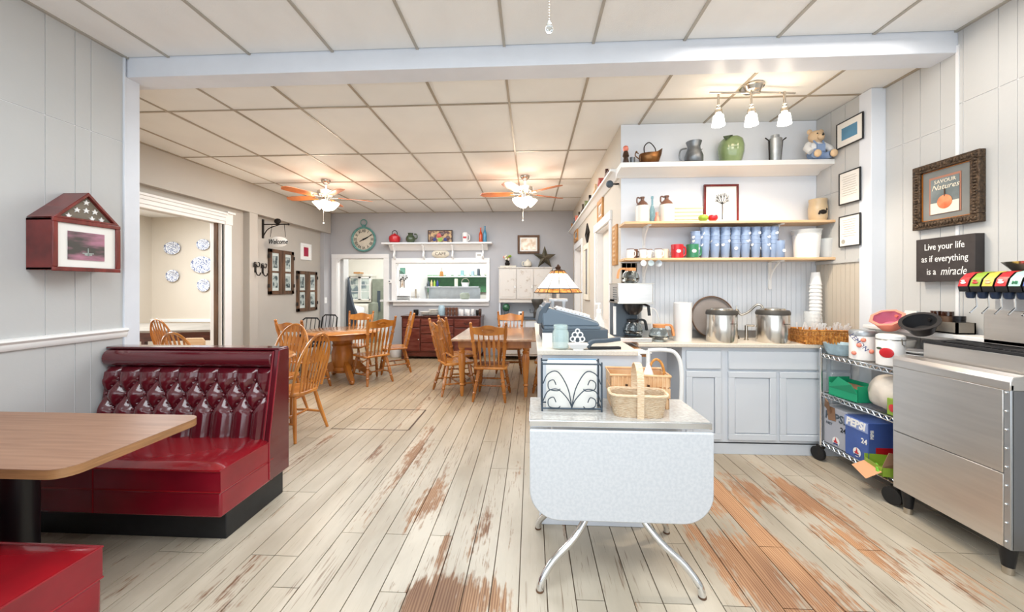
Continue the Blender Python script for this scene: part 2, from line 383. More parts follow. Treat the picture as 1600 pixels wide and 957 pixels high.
# ---------------------------------------------------------------- structure
FZ, BZ_ = 3.04, 2.94       # front and back ceiling heights
XL, XR, YF = -2.9, 2.73, 7.7
fl = struct(MB().box(-8.2, -2.1, -.12, 2.9, 10.6, -.010).build('floor', M['floor_gap']))
pm = {}
def plank(x0, x1, y0, y1):
    w = round(x1 - x0 - .005, 4); l = round(y1 - y0 - .004, 3); k = (w, l)
    if k not in pm: pm[k] = MB().box(-w / 2, -l / 2, -.009, w / 2, l / 2, 0).mesh('plank', M['floor'])
    share('plank', pm[k], fl, ((x0 + x1) / 2, (y0 + y1) / 2, random.uniform(-.0008, 0)))
PW = .128
trap = (-1.98, -1.186, 3.63, 4.24)
cols = int((2.76 + 4.3) / PW) + 1
for i in range(cols):
    x1 = 2.76 - i * PW; x0 = x1 - PW
    ends = [(.55, 4.0, 3.3), (.55, 3.2, 3.6), (.55, 2.4, 3.9), (.55, 3.6, 3.4)][i % 4]
    y = .55; ys = [y]
    for q in (random.choice([2.1, 2.9, 3.4, 1.7]), random.choice([4.6, 5.2, 5.8])): ys.append(q)
    ys.append(7.69)
    if trap[0] < (x0 + x1) / 2 < trap[1]: ys = [.55, random.choice([1.9, 2.5]), trap[2], trap[3], 7.69]
    for a, b_ in zip(ys[:-1], ys[1:]):
        g = .006 if b_ in trap or a in trap else 0
        plank(x0 + (.004 if abs(x0 - trap[0]) < PW * .6 and b_ == trap[3] else 0), x1, a + (g if a in trap else 0), b_ - (g if b_ in trap else 0))
tx0, tx1, ty0, ty1 = -2.00, -1.20, trap[2], trap[3]
MB().box(tx0, ty0 - .007, -.006, tx1, ty0 + .007, -.0005).box(tx0, ty1 - .007, -.006, tx1, ty1 + .007, -.0005).box(tx1 - .004, ty0, -.006, tx1 + .01, ty1, .0012).build('hatch_seam', M['darkwood'], fl)
# side room, kitchen and shop-front floors: boards joined (hidden or too far to tell apart)
fb = MB()
for i in range(30):
    x1 = -4.3 - i * PW; fb.box(x1 - PW + .004, 2.7, -.01, x1, 7.69, 0)
for i in range(28): fb.box(2.76 - (i + 1) * .2 + .004, -2.0, -.01, 2.76 - i * .2, .546, 0)
for i in range(20): fb.box(-4.4 + i * .2, 7.7, -.01, -4.4 + i * .2 + .196, 10.4, 0)
stuff(fb.build('plank_field', M['floor'], fl))

ceil = struct(MB().box(-4.5, -2.1, FZ + .03, 2.9, 2.56, FZ + .1).box(-4.5, 2.60, BZ_ + .03, 2.9, 7.8, BZ_ + .2).build('ceiling', M['grid']))
tm = {}
def ctile(x0, x1, y0, y1, z, m):
    g = .008; w, l = round(x1 - x0 - 2 * g, 3), round(y1 - y0 - 2 * g, 3); k = (w, l, m)
    if w < .02 or l < .02: return
    if k not in tm: tm[k] = MB().box(-w / 2, -l / 2, 0, w / 2, l / 2, .02).mesh('ceiling_panel', M[m])
    share('ceiling_panel', tm[k], ceil, ((x0 + x1) / 2, (y0 + y1) / 2, z + random.uniform(.002, .006)))
xs = [-.183 + .6 * k for k in range(-7, 6)]
def clampx(v, a, b): return max(a, min(b, v))
for zone in ('front', 'back'):
    if zone == 'front': xa, xb, ys, z, m = XL, XR, [-2.0, -.9, .22, 1.34, 2.56], FZ, 'tile'
    else: xa, xb, ys, z, m = -4.15, XR, [2.73, 3.15, 4.272, 5.394, 6.516, 7.638, 7.70], BZ_, 'tile_warm'
    ex = [xa] + [x for x in xs if xa + .03 < x < xb - .03] + [xb]
    for a, b_ in zip(ex[:-1], ex[1:]):
        for c, d in zip(ys[:-1], ys[1:]): ctile(a, b_, c, d, z, m)
    gm = M['grid'] if zone == 'front' else M['grid_brown']
    for x in ex[1:-1]: MB().box(x - .009, ys[0], z - .004, x + .009, ys[-1], z + .03).build('grid_bar', gm, ceil)
    for y in ys[1:-1]: MB().box(xa, y - .009, z - .003, xb, y + .009, z + .03).build('grid_bar', gm, ceil)
    MB().box(xa, ys[0], z - .006, xa + .02, ys[-1], z + .03).box(xb - .02, ys[0], z - .006, xb, ys[-1], z + .03).build('grid_edge', gm, ceil)

def wallobj(name, m, *boxes):
    mb = MB()
    for b in boxes: mb.box(*b)
    return struct(mb.build(name, M[m]))
def boards_x(parent, xw, face, ys, zs, m, gap=.005, t=.004):
    """vertical boards on a wall in the plane x = xw, facing face (+1 or -1)"""
    for a, b_ in zip(ys[:-1], ys[1:]):
        for c, d in zip(zs[:-1], zs[1:]):
            x0, x1 = sorted((xw - face * t, xw)); MB().box(x0, a + gap / 2, c + gap / 2, x1, b_ - gap / 2, d - gap / 2).build('panel', M[m], parent)
# left wall of the booth room
wl = wallobj('wall_left', 'wall_gap', (XL - .15, -2.1, 0, XL - .004, 2.56, FZ))
boards_x(wl, XL, 1, [.9, 1.3, 1.62, 1.85, 2.106, 2.254, 2.341, 2.545], [0, 1.05, 2.43, FZ], 'wall_paint')
boards_x(wl, XL, 1, [-2.0, -1.2, -.5, .2, .9], [0, 1.05, 2.43, FZ], 'wall_paint')
cr = MB().prism([(XL, 1.045), (XL + .012, 1.045), (XL + .022, 1.06), (XL + .022, 1.08), (XL + .034, 1.095), (XL + .03, 1.108), (XL, 1.112)], -2.0, 2.55, 'y')
struct(cr.build('trim_1', M['white_trim']))
struct(MB().box(XL, -2, 0, XL + .015, 2.54, .11).build('baseboard_left', M['blue_trim']))
# post and beam between the rooms
struct(MB().box(XL - .15, 2.545, 0, XL + .004, 2.65, 2.91).box(-2.915, 2.535, 0, -2.888, 2.548, FZ).build('trim_2', M['blue_trim'], bevel=.004))
struct(MB().box(XL - .1, 2.56, 2.905, XR + .1, 2.73, FZ + .02).build('trim_3', M['blue_trim'], bevel=.004))
# wall closing the gap left of the post
struct(MB().box(-4.3, 2.56, 0, -2.905, 2.65, BZ_).build('wall_left_return', M['tan_paint']))
# right wall
wr = wallobj('wall_right', 'wall_gap', (XR + .004, -2.1, 0, XR + .15, 3.62, FZ))
boards_x(wr, XR, -1, [-2, -1, 0, .6, 1.2, 1.7, 2.05, 2.26, 2.347, 2.527, 2.556], [0, 1.11, 2.57, FZ], 'wall_paint')
boards_x(wr, XR, -1, [2.556, 2.66, 2.79, 2.914, 3.05], [0, 1.11, 2.45, BZ_], 'wall_paint')
struct(MB().box(XR - .006, 2.548, 1.2, XR, 2.556 + .01, 2.95).build('trim_4', M['wall_gap']))
struct(MB().box(2.56, 1.4, 1.085, XR, 3.05, 1.11).box(2.60, 1.4, 1.06, XR, 3.05, 1.085).build('trim_5', M['white_trim'], bevel=.004))
# pilaster and niche side wall
struct(MB().box(2.625, 3.05, 0, 2.77, 3.16, BZ_).build('trim_6', M['blue_white'], bevel=.003))
nr = wallobj('wall_niche_side', 'wall_gap', (2.634, 3.1, 0, 2.78, 3.8, BZ_))
boards_x(nr, 2.63, -1, [3.16, 3.30, 3.45, 3.62], [1.62, 2.22, BZ_], 'wall_paint')
boards_x(nr, 2.63, -1, [3.16 + .046 * i for i in range(11)], [.93, 1.615], 'cream_paint', gap=.004)
MB().box(2.618, 3.162, 1.605, 2.632, 3.62, 1.63).build('cap_strip', M['wall_paint'], nr)
# niche back wall
nb = wallobj('wall_niche_back', 'bead', (.86, 3.63, 0, 2.7, 3.8, BZ_))
MB().box(.85, 3.62, 1.63, 2.63, 3.63, BZ_).build('plain_sheet', M['blue_white'], nb)
for i in range(40):
    MB().box(.86 + i * .0443, 3.625, .93, .86 + i * .0443 + .041, 3.63, 1.628).build('bead_board', M['bead'], nb)
# divider wall with the two doors
def divx(y0, y1, z0, z1): return (.848, y0, z0, 1.0, y1, z1)
wallobj('wall_divider', 'cream_paint', divx(3.625, 4.1, 0, BZ_), divx(4.1, 4.95, 2.11, BZ_), divx(4.95, 6.35, 0, BZ_), divx(6.35, 7.25, 2.11, BZ_), divx(7.25, YF, 0, BZ_))
for n, (y0, y1) in enumerate([(4.1, 4.95), (6.35, 7.25)]):
    struct(MB().box(.83, y0 - .09, 0, .85, y0, 2.11).box(.83, y1, 0, .85, y1 + .09, 2.11).box(.825, y0 - .1, 2.11, .85, y1 + .1, 2.21)
           .box(.85, y0, 0, 1.0, y0 + .015, 2.11).box(.85, y1 - .015, 0, 1.0, y1, 2.11).box(.85, y0, 2.095, 1.0, y1, 2.11).build('trim_%d' % (7 + n), M['white_trim'], bevel=.003))
    d = struct(MB().box(.93, y0 + .015, 0, .97, y1 - .015, 2.095).build('door_%d' % (n + 1), M['door_white']))
    for za, zb in ((.15, .9), (1.0, 1.95)): MB().box(.922, y0 + .13, za, .93, y1 - .13, zb).build('door_panel', M['door_white'], d, bevel=.004)
    MB().sphere((.90, y0 + .08, 1.0), .028).tube([(.93, y0 + .08, 1.0), (.90, y0 + .08, 1.0)], .01).build('door_knob', M['nickel'], d)
# far wall with kitchen door and pass-through
DX0, DX1, DZ = -4.06, -3.06, 2.0
WX0, WX1, WZ0, WZ1 = -2.80, -.91, 1.125, 1.90
wallobj('wall_far', 'far_paint', (-4.45, YF, 0, DX0, YF + .12, 3.1), (DX0, YF, DZ, DX1, YF + .12, 3.1), (DX1, YF, 0, WX0, YF + .12, 3.1), (WX0, YF, 0, WX1, YF + .12, WZ0),
        (WX0, YF, WZ1, WX1, YF + .12, 3.1), (WX1, YF, 0, 1.0, YF + .12, 3.1))
struct(MB().box(DX0 - .11, YF - .025, 0, DX0, YF, DZ).box(DX1, YF - .025, 0, DX1 + .115, YF, DZ).box(DX0 - .11, YF - .028, DZ, DX1 + .115, YF, DZ + .09)
       .box(DX0, YF, 0, DX0 + .012, YF + .12, DZ).box(DX1 - .012, YF, 0, DX1, YF + .12, DZ).box(DX0, YF, DZ - .012, DX1, YF + .12, DZ)
       .prism([(DX0, DZ), (DX0 + .1, DZ), (DX0, DZ - .1)], YF - .02, YF, 'y').build('door_3', M['white_trim'], bevel=.003))
wi = struct(MB().box(WX0 - .09, YF - .03, WZ0, WX0, YF, WZ1).box(WX1, YF - .03, WZ0, WX1 + .06, YF, WZ1).box(WX0 - .09, YF - .03, WZ1, WX1 + .06, YF, WZ1 + .10)
       .box(WX0, YF, WZ0, WX0 + .012, YF + .12, WZ1).box(WX1 - .012, YF, WZ0, WX1, YF + .12, WZ1).box(WX0, YF, WZ1 - .012, WX1, YF + .12, WZ1).build('window_1', M['white_trim'], bevel=.003))
MB().box(WX0 - .16, YF - .10, WZ0 - .03, WX1 + .05, YF + .14, WZ0).box(WX0 - .06, YF - .03, WZ0 - .11, WX1 + .05, YF, WZ0 - .03).build('sill', M['white_trim'], wi, bevel=.004)
struct(MB().box(DX1 + .12, YF - .02, 0, -2.5, YF, .13).build('baseboard_far', M['far_paint']))
# left wall of the dining room: header soffit, pilaster, opening, end wall
struct(MB().box(-4.5, 2.73, 2.51, -4.15, 7.62, BZ_ + .03).build('wall_left_soffit', M['tan_paint'], bevel=.004))
struct(MB().box(-4.45, 5.36, 0, -4.15, 5.53, 2.51).build('trim_9', M['tan_paint'], bevel=.004))
wallobj('wall_dining_left', 'tan_paint', (-4.40, 4.98, 0, -4.25, 5.36, 2.51), (-4.40, 2.73, 2.28, -4.25, 4.98, 2.51), (-4.42, 5.53, 0, -4.28, YF, 2.51))
struct(MB().box(-4.45, 7.45, 0, -4.20, YF, 2.51).build('trim_10', M['far_paint']))
op = MB().box(-4.25, 2.73, 2.27, -4.225, 5.0, 2.31).box(-4.25, 2.73, 2.31, -4.215, 5.0, 2.36).box(-4.25, 2.73, 2.36, -4.205, 5.0, 2.40).box(-4.25, 2.73, 2.40, -4.195, 5.02, 2.43)
op.box(-4.25, 5.0, 0, -4.225, 5.12, 2.27).box(-4.25, 5.0, 2.27, -4.215, 5.13, 2.42).box(-4.25, 5.01, 2.42, -4.19, 5.15, 2.45).box(-4.40, 4.955, 0, -4.345, 5.0, 2.28)
struct(op.build('trim_11', M['white_trim'], bevel=.004))
struct(MB().box(-4.345, 4.95, 0, -4.30, 4.985, 2.28).build('trim_12', M['rustic']))
struct(MB().box(-4.30, 4.975, 0, -4.25, 5.0, 2.28).build('trim_13', M['white_trim']))
# side room beyond the opening
wallobj('wall_side_room_far', 'cream_paint', (-8.2, YF, 0, -4.45, YF + .12, 3.1))
wallobj('wall_side_room_left', 'cream_paint', (-8.3, 2.5, 0, -8.15, YF + .1, 3.1))
wallobj('wall_side_room_near', 'cream_paint', (-8.2, 2.5, 0, -4.3, 2.65, 3.1))
struct(MB().box(-8.2, YF - .02, .66, -4.46, YF, .70).box(-8.2, YF - .03, .70, -4.46, YF, .715).build('trim_14', M['white_trim']))
MB().box(-8.2, 2.6, 2.9, -4.5, 7.8, 3.0).build('x', M['tile'])
struct(bpy.data.objects['x']); bpy.data.objects['x'].name = 'ceiling_side_room'
# shop front behind the camera, with its tall windows
wallobj('wall_front', 'wall_paint', (XL - .1, -2.12, 0, XR + .1, -2.0, .35), (XL - .1, -2.12, 2.85, XR + .1, -2.0, FZ), (XL - .1, -2.12, .35, XL + .1, -2.0, 2.85), (XR - .1, -2.12, .35, XR + .1, -2.0, 2.85), (-.55, -2.12, .35, -.4, -2, 2.85), (.5, -2.12, .35, .65, -2, 2.85))

# ---------------------------------------------------------------- booths
def booth(name, label, x0, x1, yf, yb, ytop, back=True, ztop=1.0, tuft=True, f=1):
    """bench whose seat front is at yf, backrest foot at yb, backrest top at ytop (f=+1 faces the camera side, -1 faces away)"""
    t = thing(name, label, 'booth', ((x0 + x1) / 2, (yf + yb) / 2, 0)); cx, cy = (x0 + x1) / 2, (yf + yb) / 2
    X0, X1, F, B, T = x0 - cx, x1 - cx, yf - cy, yb - cy, ytop - cy
    a, b_ = sorted((F + f * .06, B + f * .13)); MB().box(X0, a, 0, X1 - .02, b_, .15).build('plinth', M['black_base'], t, bevel=.004)
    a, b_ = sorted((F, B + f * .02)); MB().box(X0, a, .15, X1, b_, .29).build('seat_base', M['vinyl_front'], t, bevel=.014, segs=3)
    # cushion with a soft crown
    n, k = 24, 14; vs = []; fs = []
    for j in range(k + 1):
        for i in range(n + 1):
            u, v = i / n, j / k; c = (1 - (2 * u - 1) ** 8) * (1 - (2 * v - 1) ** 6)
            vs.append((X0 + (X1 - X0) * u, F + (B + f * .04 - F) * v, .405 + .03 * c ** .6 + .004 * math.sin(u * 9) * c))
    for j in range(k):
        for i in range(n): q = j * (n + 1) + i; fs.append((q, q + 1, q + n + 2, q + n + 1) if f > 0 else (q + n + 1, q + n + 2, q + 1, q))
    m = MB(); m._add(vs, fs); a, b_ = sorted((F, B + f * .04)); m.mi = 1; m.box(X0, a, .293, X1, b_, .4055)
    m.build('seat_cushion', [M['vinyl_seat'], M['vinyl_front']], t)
    pp = [(X0, F, .405), (X1 - .003, F, .405), (X1 - .003, B, .405)]
    MB().tube(pp, .006, 6).tube([(X0, F, .29), (X1, F, .29), (X1, B, .29)], .0045, 6).tube([(-.12, F - f * .001, .29), (-.12, F - f * .001, .40)], .003, 5).tube([(-.12, F - f * .001, .16), (-.12, F - f * .001, .29)], .003, 5).build('welt', M['vinyl_seat'], t)
    if not back: return t
    # tufted back panel: a height field of diamonds and buttons
    zb, zr = .40, ztop - .135; W = X1 - X0 - .05
    nx, nz = 150, 54; vs = []; fs = []; dx, dz = W / 8.6, .098; zc = zr - .075
    def P(u, v, h):
        z = zb + (ztop - zb) * v; y = B + (T - B) * v
        return (X0 + .01 + W * u, y - f * h, z)
    for j in range(nz + 1):
        for i in range(nx + 1):
            u = i / nx; v = (zr - zb) / (ztop - zb) * j / nz; z = zb + (zr - zb) * j / nz
            U = u * 8.6 + .2; V = (z - zc) / (2 * dz)
            if V > 0: a = b2 = U; h = abs(math.sin(PI * U)) ** .55; h *= .92
            elif V < -1: s = U; h = abs(math.sin(PI * s)) ** .55
            else: h = (abs(math.sin(PI * (U + V))) * abs(math.sin(PI * (U - V)))) ** .5
            # round sink at buttons
            bd = 9
            for q, oz in ((0, 0), (.5, -.5), (0, -1)):
                du = (U - q - round(U - q)) * dx; dv = (V - oz) * 2 * dz; bd = min(bd, math.hypot(du, dv))
            h = min(h, .08 + bd / .045); edge = min(1, min(u, 1 - u) * 30) * min(1, (nz - j) / 3) * min(1, (j + 1) / 3)
            vs.append(P(u, v, .006 + .052 * h * edge))
    for j in range(nz):
        for i in range(nx): q = j * (nx + 1) + i; fs.append((q, q + 1, q + nx + 2, q + nx + 1) if f > 0 else (q + nx + 1, q + nx + 2, q + 1, q))
    m = MB(); m._add(vs, fs)
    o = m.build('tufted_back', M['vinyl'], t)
    for r, (off, oz) in enumerate(((0, 0), (.5, -.5), (0, -1))):
        for i in range(10):
            u = (i + off - .2) / 8.6
            if .005 < u < .995:
                z = zc + oz * 2 * dz; v = (z - zb) / (ztop - zb); MB().sphere(P(u, v, .02), .011, 10, 6).build('button', M['vinyl'], o)
    # rolled head pad, side panel, rear panel, top rail
    m = MB(); prof = []
    for i in range(9):
        a = -PI / 2 + PI * i / 8; prof.append((T - f * (.018 + .05 * math.cos(a)), ztop - .075 + .055 * math.sin(a)))
    prof += [(T + f * .01, ztop - .02), (T + f * .01, ztop - .13)]
    m.prism(prof, X0 + .01, X1 - .04, 'x'); m.build('head_roll', M['vinyl'], t, bevel=.006)
    MB().box(X0, min(T - f * .03, T + f * .065), ztop - .016, X1, max(T - f * .03, T + f * .065), ztop).build('top_rail', M['vinyl'], t, bevel=.005)
    m = MB(); m.prism([(B - f * .03, .16), (B - f * .03, .41), (T - f * .03, ztop - .01), (T + f * .065, ztop - .01), (T + f * .065, .16)], X1 - .035, X1 + .003, 'x')
    m.build('side_panel', M['vinyl'], t, bevel=.004)
    MB().tube([(X1 - .037, B - f * .035, .42), (X1 - .037, T - f * .036, ztop - .02)], .006, 6).tube([(X1 + .001, B - f * .034, .17), (X1 + .001, B - f * .034, .42), (X1 + .001, T - f * .034, ztop - .02)], .005, 6).build('piping', M['vinyl_front'], t)
    a, b_ = sorted((T + f * .03, T + f * .06)); MB().box(X0, a, .16, X1 - .03, b_, ztop - .015).build('rear_panel', M['vinyl'], t)
    return t
booth('booth_bench', 'oxblood vinyl booth bench with deep buttoned backrest against the post', XL + .004, -1.672, 1.95, 2.36, 2.455, ztop=.995)
booth('booth_bench', 'bright red booth seat corner at the bottom left edge, nearest the camera', XL + .004, -1.637, 1.36, .88, .80, f=-1)
# booth table
t = thing('booth_table', 'brown woodgrain laminate table on a black post between the booths', 'table', (-2.28, 1.58, 0))
def rrect(x0, y0, x1, y1, r, corners=(1, 1, 1, 1), n=6):
    pts = []
    for (cx, cy, a0, on) in ((x1 - r, y0 + r, -90, corners[0]), (x1 - r, y1 - r, 0, corners[1]), (x0 + r, y1 - r, 90, corners[2]), (x0 + r, y0 + r, 180, corners[3])):
        if on: pts += [(cx + r * math.cos(math.radians(a0 + 90 * i / n)), cy + r * math.sin(math.radians(a0 + 90 * i / n))) for i in range(n + 1)]
        else: pts.append((x1 if cx > (x0 + x1) / 2 else x0, y1 if cy > (y0 + y1) / 2 else y0))
    return pts
MB().prism(rrect(-.61, -.31, .60, .275, .07, (1, 1, 0, 0)), .705, .738, 'z').build('table_top_edge', M['lam_edge'], t)
MB().prism(rrect(-.61, -.31, .60, .275, .07, (1, 1, 0, 0)), .738, .741, 'z').build('table_top', M['laminate'], t)
MB().lathe([(.062, .03), (.062, .70)], (-.02, .0, 0), 24).build('post', M['black'], t)
MB().box(-.32, -.05, 0, .28, .05, .03).box(-.07, -.25, 0, .03, .25, .03).build('foot', M['black'], t, bevel=.01)
MB().box(-.22, -.05, .68, .18, .05, .705).build('bracket', M['black'], t)

# ---------------------------------------------------------------- chairs and dining tables
def turned(m, p0, p1, r, beads=((.3, 1.5), (.62, 1.3))):
    p0, p1 = Vector(p0), Vector(p1); pts = []; rs = []
    ts = [0, .08, .15, .22, .26, .3, .34, .5, .58, .62, .66, .8, .92, 1]
    rr = [.6, .8, 1.0, .8, 1.25, .8, 1.05, 1.15, .85, 1.3, .85, 1.1, .95, .8]
    for a, b_ in zip(ts, rr): pts.append(p0.lerp(p1, a)); rs.append(r * b_)
    m.tube(pts, rs, 8)
def press_chair(label, loc, rotz, group):
    """ladder crest dining chair with arrow spindles; backrest on the -y side, sitter faces +y"""
    t = thing('dining_chair', label, 'chair', loc, rotz, group); w = .21; sh = .415
    m = MB(); m.prism(rrect(-w, -.19, w, .21, .06), sh - .03, sh, 'z'); m.build('seat', M['oak_light'], t, bevel=.009)
    for sx in (-1, 1):
        m = MB(); turned(m, (sx * .205, .22, 0), (sx * .15, .15, sh - .03), .021); m.build('leg', M['oak'], t)
        m = MB(); turned(m, (sx * .20, -.24, 0), (sx * .14, -.14, sh - .03), .021); m.build('leg', M['oak'], t)
        m = MB(); turned(m, (sx * .165, -.17, sh - .01), (sx * .215, -.285, sh + .53), .021); m.sphere((sx * .216, -.288, sh + .545), .02, 10, 6); m.build('back_post', M['oak'], t)
        m = MB(); turned(m, (sx * .19, .19, .13), (sx * .18, -.20, .15), .011); m.build('stretcher', M['oak'], t)
    m = MB(); turned(m, (-.18, .0, .14), (.18, .0, .14), .011); turned(m, (-.183, .19, .19), (.183, .19, .19), .011); m.build('stretcher', M['oak'], t)
    # crest rail, shaped
    n = 14; vs = []; fs = []
    for i in range(n + 1):
        u = -1 + 2 * i / n; x = u * .205; up = .505 + .022 * math.cos(u * PI) * (1 if abs(u) < .5 else .3) - .0 * u; dn = .40 + .02 * abs(u) ** 2
        yb = -.272 - .018 * (1 - u * u)
        for z, y in ((dn, yb + .03), (up, yb), (up, yb - .016), (dn, yb + .012)): vs.append((x, y, sh + z))
    for i in range(n):
        for q in range(4): a = i * 4 + q; b_ = i * 4 + (q + 1) % 4; fs.append((a, b_, b_ + 4, a + 4))
    fs += [(3, 2, 1, 0), (n * 4, n * 4 + 1, n * 4 + 2, n * 4 + 3)]
    m = MB(); m._add(vs, fs); cr = m.build('crest_rail', M['oak_light'], t)
    MB().lathe([(.0001, 0), (.07, .004), (.075, 0)], (0, 0, 0), 20, 1, .32).build('carving', M['oak'], cr, loc=(0, -.2935, sh + .458), rot=(PI / 2 + .2, 0, 0))
    for i in range(5):
        x0, x1 = -.11 + .055 * i, -.125 + .0625 * i; p0 = Vector((x0, -.165, sh)); p1 = Vector((x1, -.262, sh + .42))
        MB().strip([p0.lerp(p1, q) for q in (0, .2, .38, .62, .72, .85, 1)], [.013, .018, .022, .040, .034, .016, .013], .012, (0, -1, .2)).build('spindle', M['oak'], t)
    return t
def windsor(label, loc, rotz, group, wood='oak_light'):
    """hoop back windsor chair with flat arrow slats; hoop on the -y side"""
    t = thing('windsor_chair', label, 'chair', loc, rotz, group); sh = .43; W = M[wood]
    m = MB(); m.prism([(.21 * math.copysign(abs(math.cos(a)) ** .8, math.cos(a)), .2 * math.copysign(abs(math.sin(a)) ** .8, math.sin(a))) for a in [2 * PI * i / 24 for i in range(24)]], sh - .035, sh, 'z'); m.build('seat', W, t, bevel=.01)
    for sx in (-1, 1):
        for sy in (-1, 1):
            MB().tube([(sx * .215, sy * .21, 0), (sx * .17, sy * .165, .2), (sx * .13, sy * .13, sh - .03)], [.013, .019, .016], 8).build('leg', W, t)
        MB().tube([(sx * .19, -.18, .16), (sx * .19, 0, .165), (sx * .19, .18, .16)], [.009, .014, .009], 8).build('stretcher', W, t)
    MB().tube([(-.19, 0, .165), (0, 0, .165), (.19, 0, .165)], [.009, .014, .009], 8).build('stretcher', W, t)
    def hoop(a):  # a 0..PI
        q = max(0, math.sin(a)); return Vector((.225 * math.cos(a) * (1.0 if q > .5 else .86 + .28 * q), -.155 - .15 * q ** .8, sh + .53 * q ** .75))
    MB().tube([hoop(PI * i / 26) for i in range(27)], .0125, 8).build('hoop', W, t)
    for i in range(7):
        u = -1 + 2 * (i + .5) / 7; a = math.acos(u * .82); top = hoop(a); bot = Vector((u * .135, -.175, sh - .005))
        MB().strip([bot.lerp(top, q) for q in (0, .25, .5, .62, .72, .85, 1)], [.013, .019, .025, .038, .032, .015, .011], .010, (0, -1, .25)).build('slat', W, t)
    return t
def cabs_round_table():
    t = thing('round_table', 'round honey oak pedestal dining table before the kitchen doorway', 'table', (-2.86, 5.58, 0)); z = .75
    MB().lathe([(0, z - .03), (.55, z - .03), (.57, z - .015), (.55, z), (0.0001, z)], (0, 0, 0), 48).build('table_top', M['oak_top'], t)
    MB().lathe([(.50, z - .10), (.50, z - .03)], (0, 0, 0), 48).build('apron', M['oak'], t)
    MB().lathe([(.13, .12), (.15, .16), (.13, .2), (.15, .24), (.155, .4), (.135, .5), (.15, .53), (.135, .56), (.15, .60), (.16, z - .1)], (0, 0, 0), 24).build('pedestal', M['oak'], t)
    for k in range(4):
        a = PI / 4 + k * PI / 2; m = MB(); d = Vector((math.cos(a), math.sin(a), 0)); nrm = Vector((-math.sin(a), math.cos(a), 0))
        m.strip([d * .1 + Vector((0, 0, .22)), d * .22 + Vector((0, 0, .2)), d * .34 + Vector((0, 0, .09)), d * .42 + Vector((0, 0, .035))], [.16, .12, .08, .06], .06, nrm)
        m.sphere(tuple(d * .42 + Vector((0, 0, .03))), .034, 10, 6); m.build('foot', M['oak'], t)
cabs_round_table()
RG = 'oak chairs around the round table'
press_chair('oak spindle chair on the far side of the round table, facing the camera', (-3.02, 6.28, 0), PI, RG)
press_chair('oak spindle chair at the right of the round table, nearest the walkway', (-2.36, 5.48, 0), math.radians(52), RG)
press_chair('oak spindle chair half hidden behind the one right of the round table', (-2.27, 6.17, 0), math.radians(115), RG)
press_chair('oak spindle chair on the near left side of the round table', (-3.08, 5.02, 0), math.radians(-14), RG)
# long table by the counter
t = thing('farm_table', 'long brown wood dining table with turned legs beside the counter', 'table', (-.47, 5.38, 0)); z = .75
MB().box(-.53, -.72, z - .028, .55, .76, z).build('table_top', M['grey_top'], t, bevel=.006)
MB().box(-.46, -.62, z - .12, .47, -.60, z - .03).box(-.46, .64, z - .12, .47, .66, z - .03).box(-.46, -.6, z - .12, -.44, .64, z - .03).box(.45, -.6, z - .12, .47, .64, z - .03).build('apron', M['oak'], t)
for lx in (-.42, .40):
    for ly in (-.57, .6):
        MB().lathe([(.018, 0), (.022, .04), (.028, .10), (.022, .13), (.036, .15), (.024, .17), (.03, .2), (.046, .42), (.05, .5), (.036, .55), (.046, .57), (.03, .59), (.045, .62), (.045, z - .03)], (lx, ly, 0), 16).build('leg', M['oak_light'], t)
TG = 'oak chairs around the long table'
press_chair('oak press-back chair at the near end of the long table, its back to the camera', (-.50, 4.79, 0), math.radians(-3), TG)
press_chair('first oak chair on the left side of the long table, angled to the walkway', (-1.03, 5.04, 0), math.radians(-60), TG)
press_chair('second oak chair on the left side of the long table, further back', (-1.05, 5.60, 0), math.radians(-62), TG)
press_chair('oak chair at the far end of the long table, facing the camera', (-.36, 6.28, 0), PI, TG)
press_chair('oak chair on the right side of the long table, mostly hidden by the counter', (.27, 5.15, 0), math.radians(82), TG)
# small table with windsor chairs behind the booth
t = thing('round_table', 'small round oak table half hidden behind the booth', 'table', (-2.68, 3.50, 0)); z = .74
MB().lathe([(0, z - .03), (.35, z - .03), (.365, z - .015), (.35, z), (0.0001, z)], (0, 0, 0), 40).build('table_top', M['oak_top'], t)
MB().lathe([(.05, .1), (.07, .2), (.05, .3), (.08, .5), (.06, z - .03)], (0, 0, 0), 18).build('pedestal', M['oak'], t)
for k in range(4):
    a = PI / 4 + k * PI / 2; d = Vector((math.cos(a), math.sin(a), 0)); MB().strip([d * .03 + Vector((0, 0, .2)), d * .15 + Vector((0, 0, .14)), d * .28 + Vector((0, 0, .03))], [.09, .07, .05], .04, (-math.sin(a), math.cos(a), 0)).build('foot', M['oak'], t)
WG = 'hoop back chairs behind the booth'
windsor('honey oak windsor chair standing just right of the booth end', (-2.28, 3.50, 0), math.radians(82), WG)
windsor('honey oak windsor chair behind the small table, left of the big round table', (-2.80, 4.02, 0), math.radians(176), WG)
windsor('honey oak windsor chair by the wide side-room opening, above the booth back', (-3.40, 3.74, 0), math.radians(-6), WG)
